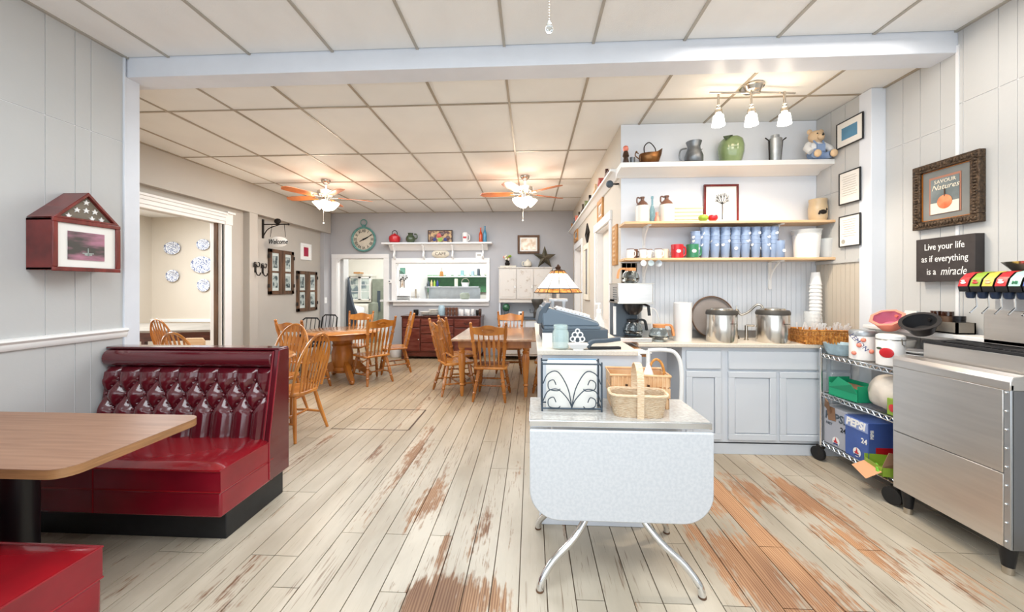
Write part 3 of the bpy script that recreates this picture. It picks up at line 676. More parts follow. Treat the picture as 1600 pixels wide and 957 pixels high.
# black metal chairs against the left wall
for (x, y, r, lb) in ((-3.72, 5.9, .2, 'black bent-metal chair against the left wall, nearer one'), (-3.80, 6.6, .1, 'black bent-metal chair against the left wall, further one')):
    t = thing('metal_chair', lb, 'chair', (x, y, 0), r + PI * .9, 'black metal chairs by the left wall')
    MB().tube([(-.18, -.2, 0), (-.17, -.18, .43), (-.16, -.25, .84), (-.11, -.26, .88), (.11, -.26, .88), (.16, -.25, .84), (.17, -.18, .43), (.18, -.2, 0)], .013, 8).build('back_frame', M['black'], t)
    for sx in (-1, 1): MB().tube([(sx * .17, .17, .43), (sx * .18, .2, 0)], .012, 8).build('leg', M['black'], t)
    for i in range(3): MB().tube([(-.08 + .08 * i, -.18, .44), (-.08 + .08 * i, -.258, .87)], .006, 6).build('slat', M['black'], t)
    MB().prism(rrect(-.19, -.19, .19, .19, .05), .425, .455, 'z').build('seat', M['blackmat'], t, bevel=.008)
# side room table and chairs
t = thing('long_table', 'long grey-topped table in the side room under the plates', 'table', (-5.50, 6.0, 0))
MB().hexa([(-1.5, -.95, .72), (1.05, -.42, .72), (1.05, .55, .72), (-1.5, .45, .72)], [(-1.5, -.95, .75), (1.05, -.42, .75), (1.05, .55, .75), (-1.5, .45, .75)]).build('table_top', M['woodstain'], t)
MB().hexa([(-1.4, -.82, .58), (.98, -.35, .58), (.98, .45, .58), (-1.4, .38, .58)], [(-1.4, -.82, .72), (.98, -.35, .72), (.98, .45, .72), (-1.4, .38, .72)]).build('apron', M['mahog'], t)
for lx, ly in ((-1.3, -.72), (.9, -.28), (.9, .4), (-1.3, .3)): MB().box(lx - .03, ly - .03, 0, lx + .03, ly + .03, .6).build('leg', M['mahog'], t)
SG = 'windsor chairs in the side room'
windsor('reddish windsor chair at the left edge of the side-room opening', (-4.70, 4.28, 0), math.radians(-35), SG, 'oak')
windsor('windsor chair left of the side-room table, seen over the booth', (-5.60, 5.0, 0), math.radians(15), SG, 'oak')
windsor('windsor chair in the middle of the side-room opening, beside the table', (-5.04, 5.18, 0), math.radians(-12), SG, 'oak')
t = thing('high_chair', 'pale wooden chair back inside the side room by the door jamb', 'chair', (-4.62, 4.95, 0), .2)
MB().prism([(-.13, .35), (.13, .35), (.13, .66), (.10, .70), (-.10, .70), (-.13, .66)], -.015, .015, 'y').build('backrest', M['pine'], t, bevel=.004)
MB().box(-.15, 0, .32, .15, .3, .35).build('seat', M['pine'], t)
for sx in (-1, 1):
    for yy in (0, .28): MB().tube([(sx * .14, yy, 0), (sx * .12, yy, .33)], .015, 8).build('leg', M['pine'], t)
for i, (x, y, lb) in enumerate(((-4.95, 5.80, 'left'), (-4.82, 5.86, 'right'))):
    g = thing('drinking_glass', 'clear glass on the side-room table, the %s of two' % lb, 'glass', (x, y, .75), 0, 'glasses on the side-room table')
    MB().lathe([(.03, 0), (.035, .11), (.032, .11), (.027, .006), (.0001, .006)], n=16).build('body', M['glassblue'], g)
b = thing('napkin_basket', 'dark basket on the side-room table by the glasses', 'basket', (-4.66, 5.72, .75)); MB().lathe([(.06, 0), (.10, .05), (.09, .05), (.05, .01), (.0001, .01)], n=16).build('bowl', M['darkwood'], b)

# ---------------------------------------------------------------- drop-leaf table
t = thing('drop_leaf_table', 'white formica drop-leaf table with bent chrome legs', 'table', (.405, 1.965, 0))
TZ = .77
MB().prism(rrect(-.41, -.165, .43, .195, .01), TZ - .004, TZ, 'z').build('table_top', M['formica_top'], t)
MB().box(-.415, -.17, TZ - .034, .435, .20, TZ - .004).build('chrome_edge', M['chrome'], t, bevel=.003)
lf = MB().prism([(p[0], p[1]) for p in rrect(-.412, TZ - .47, .437, TZ - .045, .14, (1, 0, 0, 1), 10)], -.185, -.163, 'y').build('front_leaf', M['formica'], t, bevel=.006)
MB().prism([(p[0], p[1]) for p in rrect(-.412, TZ - .47, .437, TZ - .045, .14, (1, 0, 0, 1), 8)], .192, .198, 'y').build('rear_leaf', M['formica'], t)
def bend(sx, sy):
    return [(sx * .08 + .0, sy * .05, .66), (sx * .09, sy * .06, .42), (sx * .12, sy * .09, .30), (sx * .20, sy * .15, .20), (sx * .30, sy * .19, .12), (sx * .355, sy * .22, .05), (sx * .365, sy * .225, 0)]
def smooth(pts, n=5):
    P = [Vector(p) for p in pts]; out = []
    for i in range(len(P) - 1):
        a, b_, c, d = P[max(i - 1, 0)], P[i], P[i + 1], P[min(i + 2, len(P) - 1)]
        for j in range(n):
            s = j / n; out.append(.5 * ((2 * b_) + (c - a) * s + (2 * a - 5 * b_ + 4 * c - d) * s * s + (3 * b_ - a - 3 * c + d) * s ** 3))
    out.append(P[-1]); return out
for sx in (-1, 1):
    for sy in (-1, 1):
        l = MB().tube(smooth(bend(sx, sy)), .0165, 12).build('leg', M['chrome'], t)
        MB().lathe([(.018, 0), (.018, .008)], (sx * .365, sy * .225, 0), 12).build('glide', M['rustic'], l)
MB().box(-.30, -.1, TZ - .12, .30, .14, TZ - .034).build('apron', M['white'], t)

# ---------------------------------------------------------------- peninsula counter
t = thing('peninsula_counter', 'pale blue peninsula counter carrying the cash register', 'counter', (.35, 3.06, 0)); y0, y1 = -.82, .82
MB().box(-.285, y0, 0, .295, y1, 1.0).build('body', M['cab'], t)
MB().box(-.30, y0 - .012, 0, .305, y1, .09).build('base_board', M['blue_trim'], t, bevel=.004)
MB().box(-.315, y0 - .02, 1.0, .27, y1 + .02, 1.03).build('worktop', M['counter'], t, bevel=.004)
MB().box(.295, -.10, .86, .56, .42, .89).build('desk_flap', M['oak_top'], t, bevel=.003)
MB().box(.30, -.08, 0, .32, .4, .86).build('side_panel', M['cab'], t)

# ---------------------------------------------------------------- base cabinets and worktop
def cabinet(name, label, x0, x1, drawers, doors, y=3.25):
    c = thing(name, label, 'cabinet', ((x0 + x1) / 2, y, 0)); X0, X1 = x0 - (x0 + x1) / 2, x1 - (x0 + x1) / 2
    MB().box(X0, 0, .09, X1, .36, .898).build('carcass', M['cab'], c)
    MB().box(X0, .0, 0, X1, .012, .10).build('kick_board', M['cab'], c)
    n = len(drawers)
    for (a, b_) in drawers:
        a -= (x0 + x1) / 2; b_ -= (x0 + x1) / 2
        d = MB().box(a, -.020, .715, b_, 0, .865).build('drawer', M['cab'], c, bevel=.005)
    for (a, b_) in doors:
        a -= (x0 + x1) / 2; b_ -= (x0 + x1) / 2; z0, z1 = .125, .695; r = .05
        d = MB().box(a, -.020, z0, b_, 0, z0 + r).box(a, -.020, z1 - r, b_, 0, z1).box(a, -.02, z0 + r, a + r, 0, z1 - r).box(b_ - r, -.02, z0 + r, b_, 0, z1 - r).build('door', M['cab'], c, bevel=.003)
        MB().box(a + r + .004, -.012, z0 + r + .004, b_ - r - .004, 0, z1 - r - .004).build('door_panel', M['cab'], d, bevel=.007)
    return c
cabinet('base_cabinet', 'narrow grey-blue base cabinet at the left end of the worktop', 1.27, 1.62, [(1.30, 1.585)], [(1.30, 1.585)])
cabinet('base_cabinet', 'wide grey-blue two-door sink cabinet in the middle of the worktop', 1.62, 2.46, [(1.645, 2.43)], [(1.645, 2.03), (2.06, 2.43)])
cabinet('base_cabinet', 'grey-blue corner cabinet behind the wire cart', 2.46, 2.63, [(2.47, 2.62)], [(2.47, 2.62)])
t = thing('worktop', 'long beige speckled laminate worktop under the shelves', 'worktop', (1.75, 3.4, 0))
MB().box(-.85, -.19, .898, .88, .218, .93).build('top', M['counter'], t, bevel=.005)
MB().box(-.85, .200, .93, .88, .216, 1.0).build('backsplash', M['steel2'], t)
struct(MB().box(.86, 3.60, 0, 1.27, 3.618, .898).build('wall_knee_space', M['blue_white']))

# ---------------------------------------------------------------- shelves in the niche
def wallshelf(name, label, z, x0, x1, th, y0, m, brackets):
    s = thing(name, label, 'shelf', ((x0 + x1) / 2, 3.62, z)); X0, X1 = x0 - (x0 + x1) / 2, x1 - (x0 + x1) / 2
    MB().box(X0, y0 - 3.62, -th, X1, 0, 0).build('board', m, s, bevel=.003)
    for bx in brackets:
        bx -= (x0 + x1) / 2
        m2 = MB().box(bx - .014, -.01, -.28, bx + .014, 0, -th).box(bx - .014, y0 - 3.62 + .03, -th - .01, bx + .014, 0, -th)
        m2.strip(smooth([(bx, -.008, -.19), (bx, -.05, -.11), (bx, -.14, -th - .012)], 4), .014, .012, (1, 0, 0)); m2.build('bracket', M['white'], s)
    return s
Z1, Z2, Z3 = 2.515, 1.985, 1.66
s = wallshelf('display_shelf', 'top white shelf of the niche holding the copper pot and green apple jar', Z1, .80, 2.66, .045, 3.41, M['white'], [])
MB().prism([(-.21, -.045), (-.0, -.045), (0, -.085), (-.02, -.085), (-.05, -.06)], -.93, .9, 'x').build('moulding', M['white'], s)
wallshelf('display_shelf', 'middle pine shelf of the niche holding stoneware jugs and the tree print', Z2, .83, 2.67, .022, 3.40, M['pine'], [1.06, 2.21])
wallshelf('display_shelf', 'lowest pine shelf of the niche holding mugs and blue tumblers', Z3, .83, 2.67, .022, 3.40, M['pine'], [1.06, 2.21])
# picture-rail shelf along the divider wall
s = thing('plate_rail', 'long narrow white rail shelf high on the wall above the two doors', 'shelf', (.85, 5.6, 2.50))
MB().box(-.10, -1.98, 0, 0, 2.09, .022).prism([(-.07, 0), (0, 0), (0, -.045), (-.02, -.045)], -1.98, 2.09, 'y').build('board', M['white'], s)

# ---------------------------------------------------------------- ceiling fans
def fan(label, loc, a0):
    f = thing('ceiling_fan', label, 'fan', loc, 0, 'ceiling fans in the dining room')
    MB().lathe([(.065, 0), (.065, -.015), (.045, -.05), (.018, -.065)][::-1], n=20).build('canopy', M['nickel'], f)
    MB().tube([(0, 0, -.06), (0, 0, -.14)], .011, 10).build('rod', M['nickel'], f)
    MB().lathe([(.02, -.13), (.045, -.14), (.11, -.16), (.115, -.21), (.09, -.235), (.05, -.25), (.045, -.30), (.06, -.31), (.03, -.33)][::-1], n=24).build('motor', M['nickel'], f)
    for k in range(5):
        a = math.radians(a0 + 72 * k); R = Matrix.Rotation(a, 4, 'Z')
        b = MB(); b.T = R @ Matrix.Translation((0, 0, -.245)) @ Matrix.Rotation(math.radians(11), 4, 'X')
        b.prism([(.16, -.05), (.22, -.062), (.50, -.072), (.60, -.06), (.635, 0), (.60, .06), (.50, .072), (.22, .062), (.16, .05)], -.004, .004, 'z')
        o = b.build('blade', M['fanwood'], f)
        m = MB(); m.T = R @ Matrix.Translation((0, 0, -.245)); m.strip([(.06, 0, -.008), (.12, 0, -.012), (.20, 0, -.006)], [.03, .022, .06], .006, (0, 0, 1)); m.build('blade_iron', M['nickel'], o)
    for k in range(4):
        a = math.radians(20 + 90 * k); R = Matrix.Rotation(a, 4, 'Z')
        m = MB(); m.T = R @ Matrix.Translation((.045, 0, -.30)) @ Matrix.Rotation(math.radians(-48), 4, 'Y')
        m.tube([(0, 0, 0), (0, 0, -.03)], .012, 8); arm = m.build('lamp_holder', M['nickel'], f)
        m = MB(); m.T = R @ Matrix.Translation((.045, 0, -.30)) @ Matrix.Rotation(math.radians(-48), 4, 'Y')
        m.lathe([(.072, -.115), (.066, -.09), (.05, -.06), (.028, -.035), (.02, -.03)], n=16); m.build('lamp_shade', M['lamp_glass'], arm)
    for k, (dx, ln) in enumerate(((-.03, .62), (.02, .42))):
        c = MB().tube([(dx, -.01, -.32), (dx, -.01, -ln)], .0022, 5).build('pull_chain', M['nickel'], f); MB().sphere((dx, -.01, -ln), .011, 8, 6).build('bead', M['white'], c)
    for k in range(3):
        a = math.radians(50 + 120 * k); point('fan_bulb', (loc[0] + .15 * math.cos(a), loc[1] + .15 * math.sin(a), loc[2] - .50), 3.2, (1, .86, .70), .06)
    point('fan_uplight', (loc[0], loc[1], loc[2] - .40), 8, (1, .92, .82), .1)
dm('fanwood', '#cf7a3c', .3, col2='#a8582a', scale=5, stretch=(1, 1, 1), coat=.3)
fan('brass-lit ceiling fan on the left, nearer the welcome sign wall', (-2.95, 5.28, 2.94), 28)
fan('ceiling fan on the right with clear orange blades, over the long table', (-.085, 5.22, 2.94), -41)
# track light
t = thing('track_light', 'nickel three-head track light on the ceiling before the niche', 'light', (1.69, 2.98, 2.94))
MB().lathe([(.03, -.05), (.06, -.04), (.075, -.012), (.085, -.01), (.085, 0)], n=24).build('canopy', M['nickel'], t)
MB().tube([(-.33, -.03, -.055), (-.06, -.015, -.055)], .008, 8).tube([(.06, .0, -.045), (.34, .03, -.045)], .008, 8).tube([(-.06, -.01, -.05), (.06, 0, -.05)], .008, 8).build('bar', M['nickel'], t)
for dx in (-.255, -.01, .235):
    h = MB().tube([(dx, -.01, -.05), (dx, -.01, -.15)], .009, 8).sphere((dx, -.01, -.155), .015, 8, 6).lathe([(.018, -.215), (.03, -.205), (.026, -.18), (.012, -.165)], (dx, -.01, 0), 14).build('lamp_holder', M['nickel'], t)
    MB().lathe([(.047, -.30), (.047, -.296), (.036, -.225), (.02, -.212)], (dx, -.01, 0), 18).build('lamp_shade', M['spot_glass'], h)
    l = bpy.data.lights.new('track_spot', 'SPOT'); l.energy = 24; l.color = (1, .86, .68); l.spot_size = 2.3; l.spot_blend = .5; l.shadow_soft_size = .03
    o = bpy.data.objects.new('track_spot', l); COL.objects.link(o); o.location = (1.69 + dx, 2.96, 2.63)
    point('track_glow', (1.69 + dx, 2.97, 2.80), 0.9, (1, .78, .55), .04)
# crystal pull
t = thing('crystal_pull', 'clear teardrop crystal on a chain hanging from the ceiling, top centre', 'pull chain', (.057, 1.2, 2.225))
MB().lathe([(.0001, -.022), (.010, -.014), (.013, -.004), (.008, .010), (.003, .022), (.0001, .024)], n=8).build('crystal', M['glass'], t)
m = MB()
for i in range(90): m.sphere((0, 0, .026 + .009 * i), .003, 6, 4)
stuff(m.build('chain', M['nickel'], t))

# ---------------------------------------------------------------- wall pictures and small things (local frame: x right, z up, -y towards the viewer)
def frame(name, label, loc, rotz, w, h, fw, fm, depth=.02, board='paper', pr=None, prm='photo_dark', cat='picture', inset=True, tilt=0):
    """loc = centre of the back on the wall"""
    t = thing(name, label, cat, loc, rotz); m = MB(); a, b_ = w / 2, h / 2
    m.box(-a, -depth, b_ - fw, a, 0, b_).box(-a, -depth, -b_, a, 0, -b_ + fw).box(-a, -depth, -b_ + fw, -a + fw, 0, b_ - fw).box(a - fw, -depth, -b_ + fw, a, 0, b_ - fw)
    m.build('frame', M[fm], t, bevel=min(.004, fw / 4))
    MB().box(-a + fw * .9, -depth * .55, -b_ + fw * .9, a - fw * .9, -.001, b_ - fw * .9).build('mat_board', M[board], t)
    if pr:
        pw, ph, px_, pz = pr; MB().box(px_ - pw / 2, -depth * .55 - .003, pz - ph / 2, px_ + pw / 2, -depth * .5, pz + ph / 2).build('print', M[prm], t)
    t['d'] = depth
    return t
def wallbox(b, off=0): return (b[0], b[1], b[2] + b[4] / 2)
def ql(t):
    del t['d']; return t
# three certificates on the niche side wall
ql(frame('framed_certificate', 'thin black frame with a blue picture, uppermost on the niche side wall', (2.618, 3.235, 2.68), -PI / 2, .26, .215, .008, 'black', .012, 'paper', (.15, .10, 0, 0), 'bluegrey'))
c1 = ql(frame('framed_certificate', 'black-framed white certificate below the blue picture by the niche', (2.618, 3.235, 2.225), -PI / 2, .21, .27, .009, 'black', .012, 'paper'))
c2 = ql(frame('framed_certificate', 'lowest black-framed certificate with a round grey seal by the niche', (2.618, 3.235, 1.865), -PI / 2, .21, .26, .009, 'black', .012, 'paper'))
for c, n in ((c1, 9), (c2, 8)):
    m = MB()
    for i in range(n): w = random.uniform(.05, .075); m.box(-w, -.0085, .09 - i * .019, w, -.007, .0925 - i * .019)
    stuff(m.build('print_lines', M['grid'], c))
MB().lathe([(.018, 0), (.018, .002)], n=16).build('seal', M['grid'], c2, loc=(-.06, -.007, -.085), rot=(PI / 2, 0, 0))
# ornate apple picture on the right wall
bx = (2.73, 2.606, 2.016)
t = ql(frame('ornate_picture', 'ornate dark gilt frame with an apple print on the right wall', bx, -PI / 2, .40, .44, .052, 'gilt', .04, 'photo_slate' if 'photo_slate' in M else 'slate', None))
m = MB()
for i in range(22):
    for sx in (-1, 1): m.sphere((sx * .174, -.04, -.2 + .019 * i), .012, 7, 5, 1.2, .6, .8)
    if i < 20:
        for sz in (-1, 1): m.sphere((-.18 + .019 * i, -.04, sz * .194), .012, 7, 5, .8, .6, 1.2)
stuff(m.build('carved_ornament', M['gilt'], t))
MB().box(-.148, -.026, -.168, -.142, -.02, .168).box(.142, -.026, -.168, .148, -.02, .168).box(-.148, -.026, .162, .148, -.02, .168).box(-.148, -.026, -.168, .148, -.02, -.162).build('inner_lip', M['oak'], t)
MB().box(-.10, -.0255, -.13, .09, -.0225, .12).build('red_border', M['copperprint'] if 'copperprint' in M else M['rustic'], t)
MB().box(-.088, -.028, -.128, .082, -.0255, .105).build('print', M['photo_dark2'] if 'photo_dark2' in M else M['slate_dk'], t)
MB().box(-.088, -.0295, -.128, .082, -.028, -.055).build('table_print', M['cream'], t)
MB().lathe([(.0001, 0), (.045, .001), (.045, .002), (.0001, .003)], n=24).build('apple_print', M['peachapple'] if 'peachapple' in M else M['peach'], t, loc=(0, -.0295, -.055), rot=(PI / 2, 0, 0))
MB().box(-.003, -.032, -.02, .003, -.030, .03).build('stem_print', M['darkwood'], t)
text('lettering', 'SAVOUR', .034, (0, -.0295, .082), (PI / 2, 0, 0), M['cream'], t, .0006)
text('lettering', 'Natures', .050, (0, -.0295, .045), (PI / 2, 0, 0), M['cream'], t, .0006, shear=.35)
# slogan block
t = thing('slogan_sign', 'dark block sign reading Live your life as if everything is a miracle', 'sign', (2.73, 2.588, 1.582), -PI / 2)
MB().box(-.175, -.055, -.145, .175, 0, .145).build('board', M['signblack'], t, bevel=.002)
for s_, z, sz, sh, dx in (('Live your life', .085, .062, 0, -.0), ('as if everything', .005, .062, 0, 0), ('is a', -.08, .062, 0, -.075), ('miracle', -.08, .074, .3, .055)):
    text('lettering', s_, sz, (dx, -.0555, z), (PI / 2, 0, 0), M['white'], t, .0008, shear=sh, sx=.74 if sz < .07 else .68)
# flag case on the left wall
t = thing('flag_case', 'cherry wood memorial flag case with a folded starred flag above a photo', 'display case', (-2.9, 2.195, 1.65), PI / 2)
D = -.16; w, h0, ht = .175, .30, .50
m = MB(); fw = .016
m.box(-w, D, -.15, w, 0, -.15 + fw).box(-w, D, -.15, -w + fw, 0, .15).box(w - fw, D, -.15, w, 0, .15).box(-w, D, .15 - fw, w, 0, .15)
m.build('case_body', M['cherry'], t, bevel=.003)
MB().box(-w - .004, D - .012, -.155, w + .004, D, -.13).box(-w - .004, D - .012, .13, w + .004, D, .155).box(-w - .004, D - .012, -.13, -w + .022, D, .13).box(w - .022, D - .012, -.13, w + .004, D, .13).build('front_frame', M['cherry'], t, bevel=.003)
MB().box(-w + .02, D + .002, -.13, w - .02, D + .006, .13).build('mat_board', M['paper'], t)
ph = MB().box(-.10, D - .003, -.085, .09, D + .002, .085).build('photo', M['photo_pink'], t)
MB().box(-.002, D - .005, -.06, .002, D - .003, -.01).box(-.03, D - .005, -.045, .03, D - .003, -.04).box(-.018, D - .005, -.055, .02, D - .003, -.047).build('memorial_outline', M['photo_dark'], ph)
tri = [(-w, .155), (w, .155), (0, .335)]
def inset(tr, k): cx, cz = 0, .155 + .06; return [((x - cx) * k + cx, (z - cz) * k + cz) for x, z in tr]
o_, i_ = tri, inset(tri, .80)
m = MB(); vs = [(x, y, z) for y in (D - .01, 0) for x, z in o_ + i_]
m._add(vs, [(0, 1, 4, 3), (1, 2, 5, 4), (2, 0, 3, 5), (6, 9, 10, 7), (7, 10, 11, 8), (8, 11, 9, 6), (0, 6, 7, 1), (1, 7, 8, 2), (2, 8, 6, 0), (3, 4, 10, 9), (4, 5, 11, 10), (5, 3, 9, 11)])
m.build('pediment', M['cherry'], t, bevel=.003)
fg = MB().prism(i_, D + .012, D + .06, 'y').build('folded_flag', M['flagblue'], t)
def star_pts(cx, cz, r, k=.42, rot=0): return [(cx + r * (1 if i % 2 == 0 else k) * math.sin(rot + PI * i / 5), cz + r * (1 if i % 2 == 0 else k) * math.cos(rot + PI * i / 5)) for i in range(10)]
for cx, cz in ((0, .272), (-.048, .218), (0, .222), (.046, .222), (-.09, .176), (.03, .176), (.082, .178)):
    MB().prism(star_pts(cx, cz, .018), D + .006, D + .012, 'y').build('star', M['white'], fg)

# ---------------------------------------------------------------- left wall of the dining room
def window_frame_pic(label, y0, y1, z0, z1):
    w, h = y1 - y0, z1 - z0; t = thing('shutter_frame', label, 'picture frame', (-4.28, (y0 + y1) / 2, (z0 + z1) / 2), PI / 2); a, b_ = w / 2, h / 2
    m = MB()
    for sx in (-1, 1): m.box(min(sx * a, sx * (a - .07)), -.03, -b_, max(sx * a, sx * (a - .07)), 0, b_)
    m.box(-.075, -.034, -b_, -.003, 0, b_).box(.003, -.034, -b_, .075, 0, b_).box(-a, -.03, b_ - .06, a, 0, b_).box(-a, -.03, -b_, a, 0, -b_ + .06).box(-a, -.026, -.015, a, 0, .015)
    m.build('sash', M['rustic'], t, bevel=.003)
    for sx in (-1, 1):
        for sz in (-1, 1):
            x0, x1 = (.075, a - .07) if sx > 0 else (-a + .07, -.075); z0_, z1_ = (.015, b_ - .06) if sz > 0 else (-b_ + .06, -.015)
            p = MB().box(x0, -.016, z0_, x1, -.008, z1_).build('mat_board', M['winpaper'], t); MB().box(x0 + .03, -.018, z0_ + .05, x1 - .03, -.016, z1_ - .05).build('print', M['photo_dark'], p)
        MB().box(sx * a - .02, -.036, b_ * .6, sx * a + .015, -.02, b_ * .6 + .06).box(sx * a - .02, -.036, -b_ * .7, sx * a + .015, -.02, -b_ * .7 + .06).build('hinge', M['iron'], t)
dm('winpaper', '#c8d0cc', .15)
window_frame_pic('old brown window sash with four prints, larger and nearer one on the left wall', 5.92, 6.56, 1.28, 2.03)
window_frame_pic('old brown window sash with four prints, smaller and further one on the left wall', 6.66, 7.30, .95, 1.70)
ql(frame('framed_picture', 'small white frame with a pink print above the further window sash', (-4.28, 6.95, 2.07), PI / 2, .33, .31, .05, 'white', .02, 'paper', (.14, .17, 0, 0), 'magenta'))
t = thing('welcome_sign', 'white oval sign reading Welcome on an iron bracket on the left wall', 'sign', (-4.28, 5.80, 2.18), PI / 2)
MB().box(-.015, -.02, 0, .015, 0, .30).tube([(0, -.02, .22), (0, -.42, .22)], .010, 8).tube(smooth([(0, -.02, .04), (0, -.10, .15), (0, -.28, .215)], 4), .008, 8).sphere((0, -.43, .22), .018, 8, 6).sphere((0, -.25, .27), .05, 8, 6, .5, 1.2, .9).build('bracket', M['iron'], t)
# the oval hangs square to the wall so both rooms can read it
MB().tube([(0, -.16, .22), (0, -.13, .02)], .004, 6).tube([(0, -.36, .22), (0, -.38, .02)], .004, 6).build('chain', M['iron'], t)
ov = MB().lathe([(.0001, -.008), (.9, -.008), (1.0, 0), (.9, .008), (.0001, .008)], n=28).build('oval_board', M['white'], t, loc=(0, -.26, -.06), rot=(0, PI / 2, 0)); ov.scale = (.085, .16, 1)
text('lettering', 'Welcome', .11, (-.011, -.26, -.06), (PI / 2, 0, -PI / 2), M['black'], t, .002, shear=.3, bold=.001, sx=.74)
for y, lb in ((5.60, 'left'), (5.80, 'right')):
    xx = -4.15 if y < 5.6 else -4.28
    t = thing('coat_hook', 'black iron scroll coat hook on the left wall, %s of the pair' % lb, 'hook', (-4.15 if lb == 'left' else -4.28, 5.47 if lb == 'left' else 5.80, 1.68), PI / 2, 'iron coat hooks')
    m = MB().box(-.02, -.008, -.06, .02, 0, .08)
    for sx in (-1, 1): m.tube(smooth([(sx * .01, -.01, .05), (sx * .05, -.02, .03), (sx * .055, -.03, .085), (sx * .02, -.03, .09)], 4), .008, 6)
    m.tube(smooth([(0, -.01, -.03), (0, -.03, -.09), (0, -.07, -.10), (0, -.085, -.06)], 4), .009, 6).build('hook', M['iron'], t)
t = thing('light_switch', 'white light switch plate at the far end of the left wall', 'switch', (-4.20, 7.50, 1.13), PI / 2); MB().box(-.04, -.008, -.06, .04, 0, .06).build('plate', M['white'], t); MB().box(-.008, -.016, -.014, .008, -.008, .014).build('toggle', M['white'], t)

# plates in the side room
for i, (b, sx, lb) in enumerate((((-7.658, 7.67, 2.097, 0.373, 0.273), 1, 'blue and white transfer platter, upper left on the side-room wall'), ((-6.965, 7.67, 2.189, 0.299, 0.232), 1, 'blue and white plate at the upper right of the side-room wall'),
        ((-6.993, 7.67, 1.699, 0.498, 0.354), 1, 'largest oval blue and white platter on the side-room wall'), ((-7.65, 7.67, 1.509, 0.302, 0.26), 1, 'blue and white plate at the lower left of the side-room wall'), ((-6.957, 7.67, 1.305, 0.285, 0.272), 1, 'blue and white plate at the lower right of the side-room wall'))):
    t = thing('wall_plate', lb, 'plate', (b[0], 7.69, b[2] + b[4] / 2), 0, 'china plates on the side-room wall')
    r, k = b[3] / 2, b[4] / b[3]
    o = MB().lathe([(.0001, .008), (.6, .010), (.7, .02), (.98, .034), (1.0, .03), (.65, 0)], n=30).build('plate', M['chinablue'], t, rot=(PI / 2, 0, 0)); o.scale = (r, r * k, 1)
    o = MB().lathe([(.70, .0245), (.72, .026), (.735, .026)], n=30, cap=False).build('inner_ring', M['white'], t, rot=(PI / 2, 0, 0)); o.scale = (r, r * k, 1)

# ---------------------------------------------------------------- far wall
t = thing('wall_clock', 'round verdigris pocket-watch wall clock over the kitchen doorway', 'clock', (-3.475, 7.69, 2.395))
MB().lathe([(.225, 0), (.255, .01), (.262, .04), (.245, .06), (.222, .045), (.222, .02)], n=40, cap=False).tube([(.0 + .065 * math.cos(a), .0 + .345 + .065 * math.sin(a), .03) for a in [2 * PI * i / 16 for i in range(16)]], .010, 6, True).lathe([(.03, 0), (.03, .05)], (0, .275, 0), 12).build('case', M['teal'], t, rot=(PI / 2, 0, 0))
MB().lathe([(.0001, .02), (.228, .02)], n=40).build('dial', M['clockface'], t, rot=(PI / 2, 0, 0))
for i, nmr in enumerate(['XII', 'I', 'II', 'III', 'IIII', 'V', 'VI', 'VII', 'VIII', 'IX', 'X', 'XI']):
    a = 2 * PI * i / 12; text('numeral', nmr, .085, (.172 * math.sin(a), -.023, .172 * math.cos(a)), (PI / 2, -a if False else a, 0), M['black'], t, .001, sx=.8, bold=.001)
for ang, ln, w in ((62, .185, .012), (68 + 0, .10, .018)):
    a = math.radians(ang); MB().hexa([(-w, 0, -.02), (w, 0, -.02), (w, .003, -.02), (-w, .003, -.02)], [(-w * .3, 0, ln), (w * .3, 0, ln), (w * .3, .003, ln), (-w * .3, .003, ln)]).build('hand', M['black'], t, loc=(0, -.03, 0), rot=(0, a, 0))
MB().hexa([(-.006, 0, -.1), (.006, 0, -.1), (.006, .003, -.1), (-.006, .003, -.1)], [(-.01, 0, 0), (.01, 0, 0), (.01, .003, 0), (-.01, .003, 0)]).build('hand', M['black'], t, loc=(0, -.032, 0), rot=(0, math.radians(62), 0))

s = thing('wall_shelf', 'long white bracketed shelf over the kitchen pass-through', 'shelf', (-1.91, 7.7, 2.275))
MB().box(-1.12, -.22, 0, 1.12, 0, .028).prism([(-.15, 0), (0, 0), (0, -.12), (-.03, -.12), (-.10, -.05)], -1.0, 1.02, 'x').build('board', M['white'], s)
for dx in (-.90, -.29, .31, .93): MB().strip(smooth([(dx, -.02, -.28), (dx, -.10, -.24), (dx, -.07, -.14), (dx, -.17, -.01)], 5), .05, .03, (1, 0, 0)).build('bracket', M['white'], s)
t = thing('cafe_sign', 'cream oval wall plaque reading CAFE above the pass-through', 'sign', (-1.868, 7.69, 2.085)); o = MB().lathe([(.0001, .012), (.95, .012), (1, 0)], n=32).build('plaque', M['cream'], t, rot=(PI / 2, 0, 0)); o.scale = (.185, .088, 1)
text('lettering', 'CAFE', .095, (0, -.014, 0), (PI / 2, 0, 0), M['darkwood'], t, .001, sx=1.05)
t = thing('wall_outlet', 'white outlet plate with a switch right of the cafe plaque', 'outlet', (-1.07, 7.70, 2.06)); MB().box(-.065, -.01, -.055, .065, 0, .055).build('plate', M['white'], t); MB().box(-.035, -.014, -.02, -.005, -.01, .02).box(.005, -.014, -.02, .035, -.01, .02).build('socket', M['grid'], t)
t = thing('thermostat', 'small white thermostat between the doorway and the pass-through', 'thermostat', (-2.93, 7.70, 1.52)); MB().box(-.05, -.03, -.035, .05, 0, .035).build('housing', M['white'], t, bevel=.004); MB().box(-.02, -.033, -.012, .01, -.03, .012).build('display', M['slate_dk'], t)

